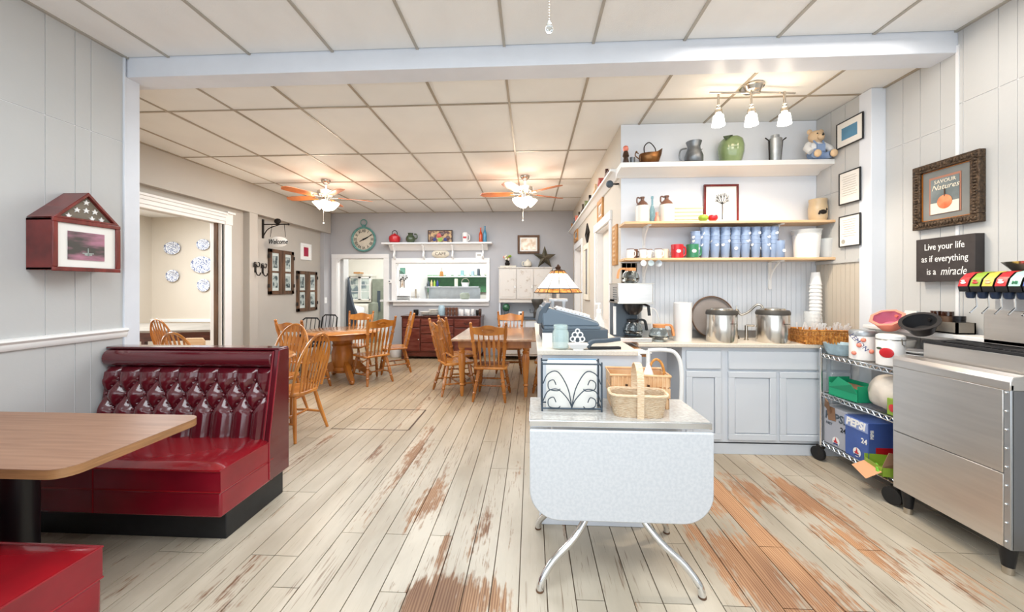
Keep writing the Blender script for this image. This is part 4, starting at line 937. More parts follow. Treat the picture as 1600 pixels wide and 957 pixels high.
def pot(name, label, cat, b, prof, m, n=24, handle=None, extra=None, group=None, sy=1, rotz=0, part='body'):
    """b = (x, y, z, width, height); profile in units of half width / height"""
    t = thing(name, label, cat, (b[0], b[1], b[2]), rotz, group); r, h = b[3] / 2, b[4]
    MB().lathe([(max(p[0] * r, .0001), p[1] * h) for p in prof], n=n, sy=sy).build(part, M[m], t)
    if handle:
        hx, z0, z1, out, th, hm = handle
        MB().tube(smooth([(hx * r * .82, 0, z0 * h), (hx * r * (1 + out * .7), 0, z0 * h + (z1 - z0) * h * .12), (hx * r * (1 + out), 0, (z0 + z1) / 2 * h), (hx * r * (1 + out * .7), 0, z1 * h - (z1 - z0) * h * .1), (hx * r * .82, 0, z1 * h)], 4), th, 8).build('handle', M[hm], t)
    return t
SH = 2.303
t = pot('apple_jar', 'glossy red apple-shaped jar with a bail handle on the far shelf', 'jar', (-2.79, 7.58, SH, .235, .17), [(.5, 0), (.85, .1), (1, .45), (.95, .75), (.6, .98), (.35, .95), (.0001, .9)], 'red')
MB().tube(smooth([(-.05, 0, .15), (-.045, 0, .23), (0, 0, .255), (.045, 0, .23), (.05, 0, .15)], 4), .007, 6).build('bail', M['iron'], t); MB().sphere((0, 0, .18), .03, 10, 6, 1, 1, .6).build('lid', M['red'], t)
t = pot('green_pitcher', 'squat olive green pitcher on the far shelf', 'pitcher', (-2.46, 7.58, SH, .19, .20), [(.6, 0), (.95, .2), (1, .45), (.85, .65), (.55, .78), (.5, .9), (.62, 1.0), (.5, .97), (.4, .85)], 'dkgreen', handle=(1, .4, .9, .45, .014, 'dkgreen'))
t = ql(frame('framed_picture', 'fruit still-life panel in a dark frame leaning on the far shelf', (-1.865, 7.66, SH + .135), 0, .51, .265, .018, 'darkwood', .02, 'fruit_print'))
for dx, dz, r, mm in ((-.17, -.04, .045, 'mahog'), (-.12, -.06, .04, 'navy'), (-.02, .02, .055, 'skin_red'), (.04, .05, .045, 'mahog'), (.16, -.03, .045, 'mahog'), (.11, -.06, .04, 'navy'), (0, -.055, .05, 'applegreen')):
    MB().sphere((dx, -.012, dz), r, 12, 7, 1, .06, 1).build('painted_fruit', M[mm], t)
t = pot('mug', 'white mug with red flowers on the far shelf', 'mug', (-1.335, 7.58, SH, .12, .20), [(.85, 0), (.95, .05), (1, .9), (.92, 1), (.85, .95)], 'floral', handle=(1, .2, .8, .5, .011, 'floral'))
MB().sphere((0, -.05, .10), .035, 8, 6, 1, .3, 1).build('flower', M['red'], t)
for dx, mm, h, lb in ((-1.02, 'redorange', .30, 'tall amber red glass bottle on the far shelf'), (-.935, 'bottleblue', .33, 'tall blue glass bottle next to the red one on the far shelf')):
    pot('bottle', lb, 'bottle', (dx, 7.58, SH, .075, h), [(.85, 0), (1, .05), (1, .55), (.5, .72), (.38, .78), (.38, .95), (.5, .96), (.5, 1), (.0001, 1)], mm)
# framed photo, star, hoosier cabinet
ql(frame('framed_picture', 'framed portrait in a rough brown frame above the white cupboard', (-.055, 7.69, 2.27), 0, .445, .375, .045, 'rustic', .03, 'paper', (.30, .23, 0, 0), 'photo_sepia'))
CT = 1.79
c = thing('hutch_cabinet', 'chippy white kitchen hutch with three upper doors against the far wall', 'cabinet', (-.115, 7.69, 0)); W2 = .515
MB().box(-W2, -.35, 1.10, W2, 0, CT).build('upper_case', M['chippy'], c)
MB().box(-W2 - .01, -.37, CT - .02, W2 + .01, 0, CT).build('cornice', M['chippy'], c)
for i in range(3):
    x0, x1 = -W2 + .02 + i * .333, -W2 + .02 + i * .333 + .315
    d = MB().box(x0, -.37, 1.17, x1, -.35, CT - .04).build('door', M['chippy'], c, bevel=.003); MB().box(x0 + .04, -.374, 1.21, x1 - .04, -.37, CT - .08).build('door_panel', M['chippy'], d, bevel=.003)
    MB().box(x1 - .03, -.385, 1.38, x1 - .01, -.37, 1.43).build('latch', M['nickel'], d)
MB().box(-W2, -.03, .80, W2, 0, 1.10).box(-W2, -.33, .80, -W2 + .03, 0, 1.10).box(W2 - .03, -.33, .80, W2, 0, 1.10).build('niche_back', M['bluewh'] if 'bluewh' in M else M['cab'], c)
MB().box(-W2 - .02, -.52, .78, W2 + .02, 0, .80).build('counter_slab', M['slate_dk'], c)
MB().box(-W2, -.48, .08, W2, 0, .78).build('base_case', M['chippy'], c)
for i in range(2):
    x0 = -W2 + .02 + i * .5; MB().box(x0, -.5, .60, x0 + .475, -.48, .75).build('drawer', M['cab'], c, bevel=.003); MB().box(x0, -.5, .12, x0 + .475, -.48, .57).build('door', M['chippy'], c, bevel=.003)
for sx in (-1, 1):
    for yy in (-.46, -.04): MB().lathe([(.02, 0), (.03, .08)], (sx * .46, yy, 0), 10).build('leg', M['chippy'], c)
t = thing('barn_star', 'large rusty metal barn star standing on the white hutch', 'star', (.27, 7.60, CT + .195), 0)
vs = [(p[0], 0, p[1]) for p in star_pts(0, 0, .24, .38)] + [(0, -.06, 0), (0, .03, 0)]
MB()._add(vs, [(i, (i + 1) % 10, 10) for i in range(10)] + [((i + 1) % 10, i, 11) for i in range(10)]).build('star', M['star'], t); t.location.z = CT + .20
pot('teapot', 'cream painted lidded pot on top of the white hutch', 'teapot', (-.07, 7.58, CT, .16, .17), [(.5, 0), (.95, .2), (1, .5), (.7, .75), (.5, .8), (.3, .88), (.15, .92), (.18, 1), (.0001, 1)], 'cream', handle=(-1, .2, .7, .4, .010, 'cream'))
t = pot('flower_pot', 'dark pot of pink dried flowers on top of the white hutch', 'plant', (-.48, 7.58, CT + .04, .12, .14), [(.6, 0), (.9, .3), (.5, .6), (.9, 1), (.0001, .9)], 'iron')
for i in range(11):
    a = i * 2.4; r = .02 + .06 * (i / 11); MB().sphere((r * math.cos(a), r * math.sin(a), .16 + .04 * math.sin(i * 1.7)), .026, 8, 5).build('blossom', M[['peach', 'cream', 'applegreen'][i % 3]], t)
t = thing('book', 'flat white box under the flower pot on the white hutch', 'box', (-.46, 7.58, CT)); MB().box(-.16, -.08, 0, .16, .08, .04).build('box', M['cream'], t)
HZ = .80
t = thing('glass_globe', 'green glass ball on a wire stand in the white hutch', 'ornament', (-.49, 7.38, HZ)); MB().sphere((0, 0, .20), .075, 18, 12).build('globe', M['greenglass'] if 'greenglass' in M else M['green_glaze'], t); MB().tube([(.05, 0, 0), (.03, 0, .07), (.05, 0, .145)], .005, 6).tube([(-.05, 0, 0), (-.03, 0, .07), (-.05, 0, .145)], .005, 6).lathe([(.055, .0), (.055, .006)], n=16).build('stand', M['iron'], t)
t = pot('stone_jar', 'small white crock with dark lettering in the white hutch', 'jar', (-.20, 7.40, HZ, .12, .12), [(.9, 0), (1, .1), (1, .9), (.8, 1), (.0001, 1)], 'white'); MB().box(-.02, -.063, .03, .02, -.056, .09).build('label', M['iron'], t)
t = thing('meat_grinder', 'old grey metal hopper grinder in the white hutch', 'grinder', (.12, 7.36, HZ)); MB().lathe([(.075, 0), (.08, .12), (.07, .13), (.06, .16), (.06, .18), (.095, .27), (.12, .34), (.11, .37), (.0001, .37)], n=18).build('hopper', M['pewter_dk'] if 'pewter_dk' in M else M['pewter'], t); MB().tube([(-.07, 0, .1), (-.14, 0, .1), (-.14, 0, .17)], .010, 6).build('crank', M['pewter'], t)
pot('green_jar', 'rounded green glass jar at the right of the white hutch', 'jar', (.30, 7.38, HZ, .17, .2), [(.5, 0), (.9, .15), (1, .5), (.85, .8), (.5, .95), (.0001, 1)], 'greenglass' if 'greenglass' in M else 'green_glaze')

# sideboard
c = thing('sideboard', 'dark mahogany sideboard with a door and drawers under the pass-through', 'sideboard', (-1.75, 7.69, 0)); hx, dp, H = .775, .45, .82
MB().box(-hx, -dp, .10, hx, 0, H).build('carcass', M['mahog'], c)
MB().box(-hx - .015, -dp - .02, H, hx + .015, 0, H + .022).build('top', M['mahog_dk'] if 'mahog_dk' in M else M['mahog'], c, bevel=.004)
MB().prism([(-hx, 0), (-hx + .09, 0), (-hx + .12, .05), (hx - .12, .05), (hx - .09, 0), (hx, 0), (hx, .11), (-hx, .11)], -dp - .005, -dp + .03, 'y').box(-hx, -.05, 0, -hx + .06, 0, .1).box(hx - .06, -.05, 0, hx, 0, .1).build('plinth', M['mahog'], c)
def bail_pull(par, x, z):
    MB().tube(smooth([(x - .045, -dp - .022, z + .012), (x - .03, -dp - .035, z - .014), (x + .03, -dp - .035, z - .014), (x + .045, -dp - .022, z + .012)], 3), .005, 6).build('handle', M['iron'], par)
xa, xb = -hx + .03, -hx + .36
for x0, x1, zs in ((xa, xb, [(.62, .78)]), (xb + .03, .24, [(.66, .78), (.50, .64), (.33, .48), (.16, .31)]), (.27, hx - .03, [(.62, .78)])):
    for z0, z1 in zs:
        d = MB().box(x0, -dp - .018, z0, x1, -dp, z1).build('drawer', M['mahog_hi'], c, bevel=.004); bail_pull(d, (x0 + x1) / 2, (z0 + z1) / 2)
for x0, x1 in ((xa, xb), (.27, hx - .03)):
    d = MB().box(x0, -dp - .018, .15, x1, -dp, .60).build('door', M['mahog_hi'], c, bevel=.004); MB().sphere((x1 - .02, -dp - .03, .38), .014, 8, 6).build('knob', M['nickel'], d)
SB = H + .022
def small(name, label, cat, x, y, w, h, prof, m, group=None, z=SB): return pot(name, label, cat, (x, y, z, w, h), prof, m, 16, group=group)
CUP = [(.7, 0), (1, .3), (1, .95), (.9, 1), (.85, .5), (.0001, .2)]
small('cup', 'dark green cup at the left end of the sideboard', 'cup', -2.29, 7.40, .10, .11, CUP, 'iron')
PLT = [(.5, 0), (1, .5), (1, .65), (.5, .15), (.0001, .15)]
for i in range(3): small('plate', '%s plate from the bottom of the left plate stack on the sideboard' % ORD[i], 'plate', -2.10, 7.42, .23, .045, PLT, 'stone_w', 'plates stacked on the sideboard', SB + .022 * i)
for i in range(5): small('plate', '%s plate from the bottom of the taller middle plate stack on the sideboard' % ORD[i], 'plate', -1.94, 7.42, .25 if i < 3 else .2, .045, PLT, 'stone_w', 'plates stacked on the sideboard', SB + .022 * i)
small('canister', 'pale blue-white canister standing on the sideboard behind the cups', 'canister', -1.78, 7.42, .13, .20, [(.85, 0), (1, .1), (1, .8), (.8, .9), (.8, 1), (.0001, 1)], 'paleblue')
for i in range(4):
    for j in range(2): small('mug', 'brown mug in the %s column of the sideboard mugs, %s one' % (ORD[i], ('lower', 'upper')[j]), 'mug', -1.68 + i * .066, 7.42, .064, .075, CUP, 'stone_b', 'mugs stacked on the sideboard', SB + j * .076)
for i in range(5): small('mug', 'white mug, %s from the left among the white mugs on the sideboard' % ORD[i], 'mug', -1.42 + i * .064, 7.34 if i % 2 else 7.46, .062, .12, CUP, 'floral', 'white mugs on the sideboard')
small('cup', 'dark brown cup at the right end of the sideboard, left one', 'cup', -1.07, 7.45, .065, .10, CUP, 'iron'); small('cup', 'dark brown lidded pot at the right end of the sideboard, right one', 'pot', -1.005, 7.38, .06, .13, CUP, 'brownglass')
# floor crock by the door
t = pot('floor_crock', 'white crock with a blue motif on the floor left of the sideboard', 'crock', (-2.712, 7.45, 0, 0.261, 0.191), [(.78, 0), (.85, .05), (1, .9), (1, 1), (.92, 1), (.9, .9)], 'floral')
MB().sphere((0.02, -.10, .14), .05, 10, 6, .6, .35, 1.2).build('blue_motif', M['navy'], t)

# ---------------------------------------------------------------- kitchen beyond the far wall
struct(MB().box(-5.6, 10.4, 0, .8, 10.5, 3.0).box(-5.7, 7.82, 0, -5.5, 10.5, 3.0).box(-5.5, 7.82, 0, -4.4, 7.9, 3.0).box(.7, 7.82, 0, .8, 10.5, 3.0).build('wall_kitchen', M['kwhite']))
struct(MB().box(-5.6, 7.82, 2.85, .8, 10.5, 2.95).build('ceiling_kitchen', M['tile']))
# white jamb panel seen left inside the doorway
struct(MB().box(-4.06, 7.83, 0, -3.99, 8.05, 2.6).build('wall_kitchen_left', M['wall_paint']))
t = thing('apron', 'dark grey apron hanging just inside the kitchen doorway', 'apron', (-3.955, 7.98, 1.62))
MB().prism([(0, 0), (.02, -.12), (.05, -.35), (.12, -.62), (.20, -.82), (.16, -1.1), (-.03, -1.12), (-.02, -.5)], -.05, .04, 'y').build('cloth', M['apron'], t, bevel=.02)
c = thing('glass_cabinet', 'white glazed cupboard standing in the kitchen doorway view', 'cabinet', (-4.66, 10.1, 0))
MB().box(-.33, -.3, .10, .33, .25, .95).box(-.31, -.05, 1.0, .31, .25, 1.72).box(-.33, -.08, 1.70, .33, .25, 1.75).build('case', M['kwhite'], c, bevel=.004)
for sx in (-1, 1):
    x0, x1 = (.01, .29) if sx > 0 else (-.29, -.01)
    d = MB().box(x0, -.075, 1.05, x1, -.05, 1.08).box(x0, -.075, 1.64, x1, -.05, 1.68).box(x0, -.075, 1.05, x0 + .03, -.05, 1.68).box(x1 - .03, -.075, 1.05, x1, -.05, 1.68).build('door', M['white'], c); MB().box(x0 + .03, -.06, 1.08, x1 - .03, -.055, 1.64).build('pane', M['winblue'], d); MB().box(x0 + .03, -.062, 1.27, x1 - .03, -.056, 1.285).box(x0 + .03, -.062, 1.45, x1 - .03, -.056, 1.465).build('shelf', M['white'], d)
MB().box(-.31, -.32, .70, .31, -.3, .92).build('drawer', M['kwhite'], c, bevel=.004)
MB().box(-.05, -.32, 1.76, .12, -.1, 1.80).build('basket', M['tanwood'], c)
t = thing('round_bin', 'large round white lid or bin inside the kitchen doorway', 'bin', (-4.40, 9.2, 0)); MB().lathe([(.20, 0), (.23, .75), (.24, .80), (.22, .88), (.0001, .95)], n=24).build('bin', M['whiteplast'], t)
t = thing('grey_locker', 'grey-green tall locker on the right inside the kitchen doorway', 'locker', (-4.12, 10.17, 0)); MB().box(-.17, -.2, .45, .17, .2, 1.62).build('case', M['greygreen'], t, bevel=.01); MB().box(-.02, -.22, .75, .06, -.2, 1.30).build('handle_strip', M['slate_dk'], t); MB().box(-.17, -.2, 0, .17, .2, .45).build('base', M['kwhite'], t)
t = thing('water_cooler', 'grey drum standing before the locker in the kitchen', 'drum', (-3.99, 9.35, 0)); MB().lathe([(.10, 0), (.11, .5), (.12, .9), (.11, 1.0), (.0001, 1.02)], n=18).build('drum', M['greygreen'], t)
# pass-through view: fridge, tiles, hood, shelves
kt = struct(MB().box(-3.2, 10.33, 1.30, -.9, 10.39, 1.70).build('wall_kitchen_tiles', M['kgreen']))
n = 0
for r in range(5):
    for k in range(15):
        x = -3.12 + .155 * k + (.077 if r % 2 else 0); MB_ = None
        if r == 0 and k == 0: km = MB().box(-.074, -.006, -.047, .074, 0, .047).mesh('brick', M['ktile'])
        share('brick', km, kt, (x, 10.33, 1.31 + .094 * r))
t = thing('refrigerator', 'tall white refrigerator seen through the kitchen pass-through', 'refrigerator', (-3.05, 9.55, 0)); MB().box(-.22, -.35, .02, .30, .35, 1.72).build('body', M['white'], t, bevel=.01); MB().box(-.22, -.38, 1.16, .30, -.35, 1.71).build('door', M['whiteplast'], t, bevel=.01); MB().box(-.22, -.38, .05, .30, -.35, 1.14).build('door', M['whiteplast'], t, bevel=.01); MB().box(.20, -.42, 1.14, .23, -.38, 1.35).build('handle', M['nickel'], t)
t = thing('door_frame_green', 'dark green door edge left of the refrigerator in the kitchen', 'door', (-3.32, 9.6, 0)); MB().box(-.06, -.03, 0, .06, .03, 1.9).build('slab', M['kgreen'], t)
t = thing('range_hood', 'stainless back panel of the cooking range in the pass-through', 'range', (-2.00, 9.9, 0)); MB().box(-.72, -.02, .6, .66, .02, 1.38).build('steel_panel', M['steelbright'] if 'steelbright' in M else M['steel2'], t); MB().box(-.74, -.30, 1.38, .66, .03, 1.42).build('shelf_top', M['steel2'], t, bevel=.004); MB().box(-.72, -.5, .1, .66, -.03, 1.0).build('range_body', M['steel2'], t)
for zz, x0, x1, lb in ((1.70, -3.0, -1.05, 'long white upper shelf on the kitchen tiles'),):
    t = thing('kitchen_shelf', lb, 'shelf', ((x0 + x1) / 2, 10.33, zz)); MB().box((x0 - x1) / 2, -.3, -.03, (x1 - x0) / 2, 0, 0).build('board', M['white'], t)
t = thing('hanging_cloth', 'orange brush hanging in the kitchen pass-through', 'brush', (-2.16, 9.0, 1.78)); MB().prism([(-.05, -.12), (.05, -.12), (.035, 0), (-.035, 0)], -.015, .015, 'y').build('brush', M['tanwood'], t); MB().tube([(0, 0, 0), (0, 0, .09)], .008, 6).build('handle', M['iron'], t)
KS = [(-1.60, .14, .13, 'whiteplast', 'white tub'), (-1.35, .12, .10, 'whiteplast', 'low white tub'), (-1.12, .10, .16, 'glassblue', 'pale blue jar'), (-.92, .10, .09, 'stone_w', 'cream bowl'), (-.75, .09, .14, 'paleblue', 'blue-white jug'), (-.55, .08, .2, 'slate_dk', 'dark bottle'), (-.40, .12, .08, 'white', 'white bowl')]
for x, w, h, mm, lb in KS: pot('kitchen_container', lb + ' on the upper kitchen shelf seen through the hatch', 'container', (x * .78 - 1.0, 10.18, 1.70, w, h), [(.8, 0), (1, .2), (1, .9), (.7, 1), (.0001, 1)], mm, 12)
for i, (x, mm) in enumerate(((-2.2, 'green'), (-2.1, 'slate_dk'), (-2.0, 'pine'), (-1.9, 'applegreen'), (-1.8, 'navy'))): pot('squeeze_bottle', 'squeeze bottle over the range, %s from the left' % ORD[i], 'bottle', (x * .8 - 1.02, 9.80, 1.42, .06, .17), [(.9, 0), (1, .1), (1, .6), (.4, .8), (.2, 1), (.0001, 1)], mm, 10, group='squeeze bottles over the range')
t = pot('wire_basket', 'white basket with a hoop handle over the range', 'basket', (-1.72, 9.78, 1.42, .22, .10), [(.75, 0), (1, 1), (.95, 1), (.7, .1), (.0001, .1)], 'white', 16); MB().tube([(.1 * math.cos(a), 0, .1 + .11 * math.sin(a)) for a in [PI * i / 12 for i in range(13)]], .007, 6).build('handle', M['nickel'], t)
pot('tall_box', 'cream carton standing over the range', 'carton', (-1.97, 9.82, 1.42, .09, .2), [(1, 0), (1, 1), (.0001, 1)], 'cream', 4)
t = pot('small_pot', 'beige toaster-like pot by the hatch counter in the kitchen', 'pot', (-1.47, 8.3, 1.135, .22, .14), [(.8, 0), (1, .3), (1, .7), (.7, 1), (.0001, 1)], 'greygreen', 16)
struct(MB().box(-3.2, 7.83, 1.09, -.8, 8.6, 1.13).build('trim_15', M['white']))
t = thing('letter_tray', 'white wire rack at the left end of the hatch sill', 'rack', (-2.72, 7.80, 1.127)); m = MB()
for i in range(4): m.box(-.12, -.1, .03 * i, .16, .1, .03 * i + .008)
m.box(-.12, .08, 0, .16, .1, .26).build('rack', M['white'], t)
t = thing('wall_tools', 'cluster of small tools hung inside the left end of the hatch', 'tools', (-2.72, 7.84, 1.6)); m = MB()
for i in range(6): m.tube([(.03 * i - .06, 0, .16 - .02 * i), (.03 * i - .05, 0, -.05 + .03 * (i % 3))], .007, 6).sphere((.03 * i - .05, 0, -.06 + .03 * (i % 3)), .018, 8, 5, 1, .4, 1)
m.build('utensils', M['iron'], t)
t = ql(frame('framed_picture', 'small framed photo inside the left end of the hatch', (-2.74, 7.90, 1.47), 0, .10, .22, .015, 'darkwood', .012, 'paper', (.05, .14, 0, 0), 'photo_sepia'))

# ---------------------------------------------------------------- divider wall pieces
def dwall(y, z): return (.85, y, z)
ql(frame('framed_picture', 'pale wooden frame above the nearer door on the divider wall', dwall(4.62, 2.33), -PI / 2, .34, .26, .055, 'pine_dk' if 'pine_dk' in M else 'tanwood', .025, 'paper', (.16, .10, 0, 0), 'photo_sepia'))
ql(frame('framed_picture', 'pale wooden frame above the further door on the divider wall', dwall(7.1, 2.37), -PI / 2, .50, .24, .06, 'tanwood', .025, 'paper', (.2, .09, 0, 0), 'photo_dark'))
t = thing('diamond_trivet', 'diamond shaped iron lattice ornament between the two doors', 'ornament', (.84, 5.7, 2.20), -PI / 2)
m2 = MB()
for s_ in (.15, .10, .05): m2.tube([(s_ * 1.3, 0, 0), (0, 0, s_), (-s_ * 1.3, 0, 0), (0, 0, -s_)], .010, 6, True)
m2.tube([(-.19, 0, 0), (.19, 0, 0)], .007, 6).tube([(0, 0, -.15), (0, 0, .15)], .007, 6).build('lattice', M['iron'], t)
t = ql(frame('wall_mirror', 'tall narrow distressed cream mirror between the two doors', dwall(5.75, 1.63), -PI / 2, .50, .84, .08, 'cream', .03, 'chrome', None, cat='mirror'))
t = thing('key_sign', 'tall narrow brown wooden sign with pale raised letters by the niche', 'sign', (.85, 3.83, 1.82), -PI / 2); MB().box(-.10, -.02, -.20, .10, 0, .20).build('board', M['tanwood'], t, bevel=.004)
for i in range(8):
    k = (i * 5) % 3; MB().box(-.05 + .012 * k, -.0235, .15 - .044 * i, .03 + .012 * (2 - k), -.02, .172 - .044 * i).build('raised_letter', M['pine'], t)
t = thing('glass_ball', 'dark glass ball on a bracket at the near end of the rail shelf', 'ornament', (.83, 3.70, 2.40), 0); MB().sphere((-.07, 0, 0), .036, 16, 10).build('ball', M['slate_dk'], t); MB().tube([(-.06, 0, 0), (.015, 0, 0)], .007, 8).lathe([(.02, 0), (.02, .01)], (0.0, 0, -.005), 10).build('bracket', M['iron'], t)
RL = 2.522; cl = ['mahog', 'skin_red', 'pine', 'iron', 'green_glaze', 'darkwood', 'gilt', 'peach', 'slate', 'tanwood']
TK = ['carved wooden horse', 'red toy barn', 'pale wooden block', 'black iron figure', 'little green bottle', 'brown bird figure', 'bronze bell', 'salmon pink house', 'slate blue tin', 'tan wooden duck']
for i in range(10):
    y = 3.98 + i * .38; h = .07 + .03 * ((i * 7) % 3); t = thing('rail_ornament', TK[i] + ' standing on the high rail shelf', 'ornament', (.80, y, RL), 0, 'ornaments on the rail shelf')
    if i % 3 == 0: m = MB().box(-.02, -.09, .03, .02, .08, .07).box(-.015, .05, .06, .015, .09, .11 + h * .3).box(-.018, -.08, 0, .018, -.06, .035).box(-.018, .05, 0, .018, .07, .035)
    elif i % 3 == 1: m = MB().box(-.025, -.08, 0, .025, .08, h * .6).prism([(-.09, h * .6), (.09, h * .6), (0, h + .03)], -.03, .03, 'x')
    else: m = MB().lathe([(.028, 0), (.035, h * .4), (.014, h * .8), (.018, h + .03), (.0001, h + .03)], n=12)
    m.build('figure', M[cl[i]], t, bevel=0)
t = thing('folk_figure', 'little red-haired wooden figure at the left end of the top niche shelf', 'figurine', (.865, 3.50, Z1)); MB().lathe([(.02, 0), (.028, .03), (.02, .07), (.03, .085), (.022, .12), (.012, .135), (.0001, .14)], n=12).build('body', M['darkwood'], t); MB().sphere((0, 0, .15), .026, 10, 7).build('head', M['peach'], t); MB().sphere((0.0, .005, .165), .024, 10, 6, 1, 1, .7).build('hair', M['redorange'], t)
t = pot('pewter_cup', 'small pewter cup beside the little figure on the top niche shelf', 'cup', (.925, 3.50, Z1, .05, .07), [(.6, 0), (.9, .2), (1, 1), (.9, .9), (.5, .2), (.0001, .2)], 'pewter', 14)

# ---------------------------------------------------------------- niche: top shelf
t = thing('copper_scuttle', 'aged copper scuttle with a hooped handle on the top niche shelf', 'scuttle', (1.079, 3.51, Z1))
m = MB()
n = 20; prof = [(.0001, 0), (.05, .004), (.085, .03), (.095, .07), (.09, .10), (.084, .10), (.088, .07), (.05, .015), (.0001, .012)]
vs = []; fs = []
for j, (r, z) in enumerate(prof):
    for i in range(n):
        a = 2 * PI * i / n; lip = max(0, math.cos(a)) ** 3 * (z / .10) ** 2; vs.append((r * math.cos(a) * 1.0 + lip * .03, r * math.sin(a) * .8, z + lip * .055))
for j in range(len(prof) - 1):
    for i in range(n): fs.append((j * n + i, j * n + (i + 1) % n, (j + 1) * n + (i + 1) % n, (j + 1) * n + i))
m._add(vs, fs); m.build('bowl', M['copper'], t)
MB().tube(smooth([(-.04, 0, .09), (-.045, 0, .17), (0, 0, .21), (.05, 0, .16), (.06, 0, .11)], 5), .005, 6).build('bail', M['iron'], t)
MB().tube(smooth([(-.09, 0, .06), (-.125, 0, .09), (-.12, 0, .12), (-.095, 0, .11)], 4), .005, 6).sphere((-.115, 0, .125), .010, 8, 5).build('rear_grip', M['copper'], t)
t = thing('sea_shell', 'tiny peach shell between the scuttle and the pewter pitcher', 'shell', (1.268, 3.5, Z1)); MB().sphere((0, 0, .012), .02, 10, 6, 1.2, .8, .7).build('shell', M['peach'], t)
t = pot('pewter_pitcher', 'dull pewter pitcher with a curled handle on the top niche shelf', 'pitcher', (1.474, 3.5, 2.515, 0.159, 0.203), [(.75, 0), (.98, .12), (1, .35), (.7, .68), (.68, .8), (.85, 1), (.8, 1), (.6, .8), (.0001, .7)], 'pewter', handle=(-1, .08, .72, .62, .007, 'pewter'))
MB().prism([(.03, .10), (.075, .135), (.03, .135)], -.015, .015, 'y').build('spout', M['pewter'], t)
b = (1.804, 3.5, 2.515, 0.219, 0.249)
t = thing('green_apple_jar', 'large green apple-shaped ceramic jar with a leaf on the top niche shelf', 'jar', b[:3]); r, h = b[3] / 2, b[4] * .92
m = MB(); vs = []; fs = []; n = 30; prof = [(.0001, 0), (.62, 0), (.80, .12), (.96, .40), (1.0, .66), (.90, .88), (.62, 1.0), (.3, .97), (.0001, .86)]
for j, (q, z) in enumerate(prof):
    for i in range(n):
        a = 2 * PI * i / n; k = 1 + .035 * math.cos(5 * a); vs.append((q * r * k * math.cos(a), q * r * k * math.sin(a), z * h))
for j in range(len(prof) - 1):
    for i in range(n): fs.append((j * n + i, j * n + (i + 1) % n, (j + 1) * n + (i + 1) % n, (j + 1) * n + i))
m._add(vs, fs); m.build('body', M['green_glaze'], t); MB().tube([(0, 0, h * .85), (.005, 0, h * 1.06), (-.01, 0, h * 1.1)], .009, 6).build('stem', M['dkgreen'], t)
MB().strip([(-.005, -.02, h * 1.02), (-.04, -.045, h * 1.04), (-.075, -.07, h * .98), (-.09, -.085, h * .80)], [.02, .06, .06, .01], .006, (-.4, -.5, .8)).build('leaf', M['dkgreen'], t)
b = (2.186, 3.5, 2.515, 0.111, 0.247)
t = thing('milk_can', 'small galvanised bucket with two side handles on the top niche shelf', 'bucket', b[:3]); r, h = b[3] / 2, b[4]
MB().lathe([(.75 * r, 0), (.8 * r, .02), (1.0 * r, h * .86), (.6 * r, h * .9), (.6 * r, h), (.0001, h)], n=20).build('body', M['pewter_lt'], t)
for sx in (-1, 1): MB().tube([(sx * r * .85, 0, .01), (sx * r * 1.05, -.01, h * .8), (sx * (r + .035), -.01, h * .9)], .006, 6).build('handle', M['iron'], t)
# teddy bear
b = (2.519, 3.48, 2.515, 0.153, 0.289); t = thing('teddy_bear_figure', 'ceramic teddy bear in denim overalls at the right end of the top shelf', 'figurine', b[:3]); k = b[4] / .25
m = MB(); m.T = Matrix.Scale(k, 4)
m.sphere((0, 0, .075), .062, 16, 10, 1, .85, 1.15).sphere((0, -.01, .185), .052, 16, 10, 1.05, .9, .95).sphere((-.042, 0, .228), .02, 10, 6, 1, .6, 1).sphere((.042, 0, .228), .02, 10, 6, 1, .6, 1).sphere((0, -.055, .172), .024, 10, 7)
m.build('body', M['bear'], t)
m = MB(); m.T = Matrix.Scale(k, 4); m.sphere((0, 0, .10), .064, 16, 10, 1, .86, .8); 
for sx in (-1, 1): m.tube([(sx * .05, 0, .13), (sx * .085, -.03, .09), (sx * .075, -.06, .055)], [.024, .024, .022], 10)
m.build('shirt', M['white'], t)
m = MB(); m.T = Matrix.Scale(k, 4); m.sphere((0, -.006, .06), .062, 16, 10, 1, .88, .95).box(-.028, -.064, .06, .028, -.05, .115).tube([(-.024, -.058, .11), (-.034, -.03, .15)], .006, 6).tube([(.024, -.058, .11), (.034, -.03, .15)], .006, 6)
for sx in (-1, 1): m.tube([(sx * .03, -.03, .03), (sx * .055, -.08, .028)], .026, 10)
m.build('overalls', M['denim'], t)
for sx in (-1, 1):
    m = MB(); m.T = Matrix.Scale(k, 4); m.sphere((sx * .058, -.105, .03), .026, 10, 7, 1, .7, 1.1); m.build('foot', M['bear'], t)
    m = MB(); m.T = Matrix.Scale(k, 4); m.sphere((sx * .02, -.05, .198), .0055, 8, 5); m.build('eye', M['black'], t)
m = MB(); m.T = Matrix.Scale(k, 4); m.sphere((0, -.079, .178), .008, 8, 5); m.build('nose', M['black'], t)
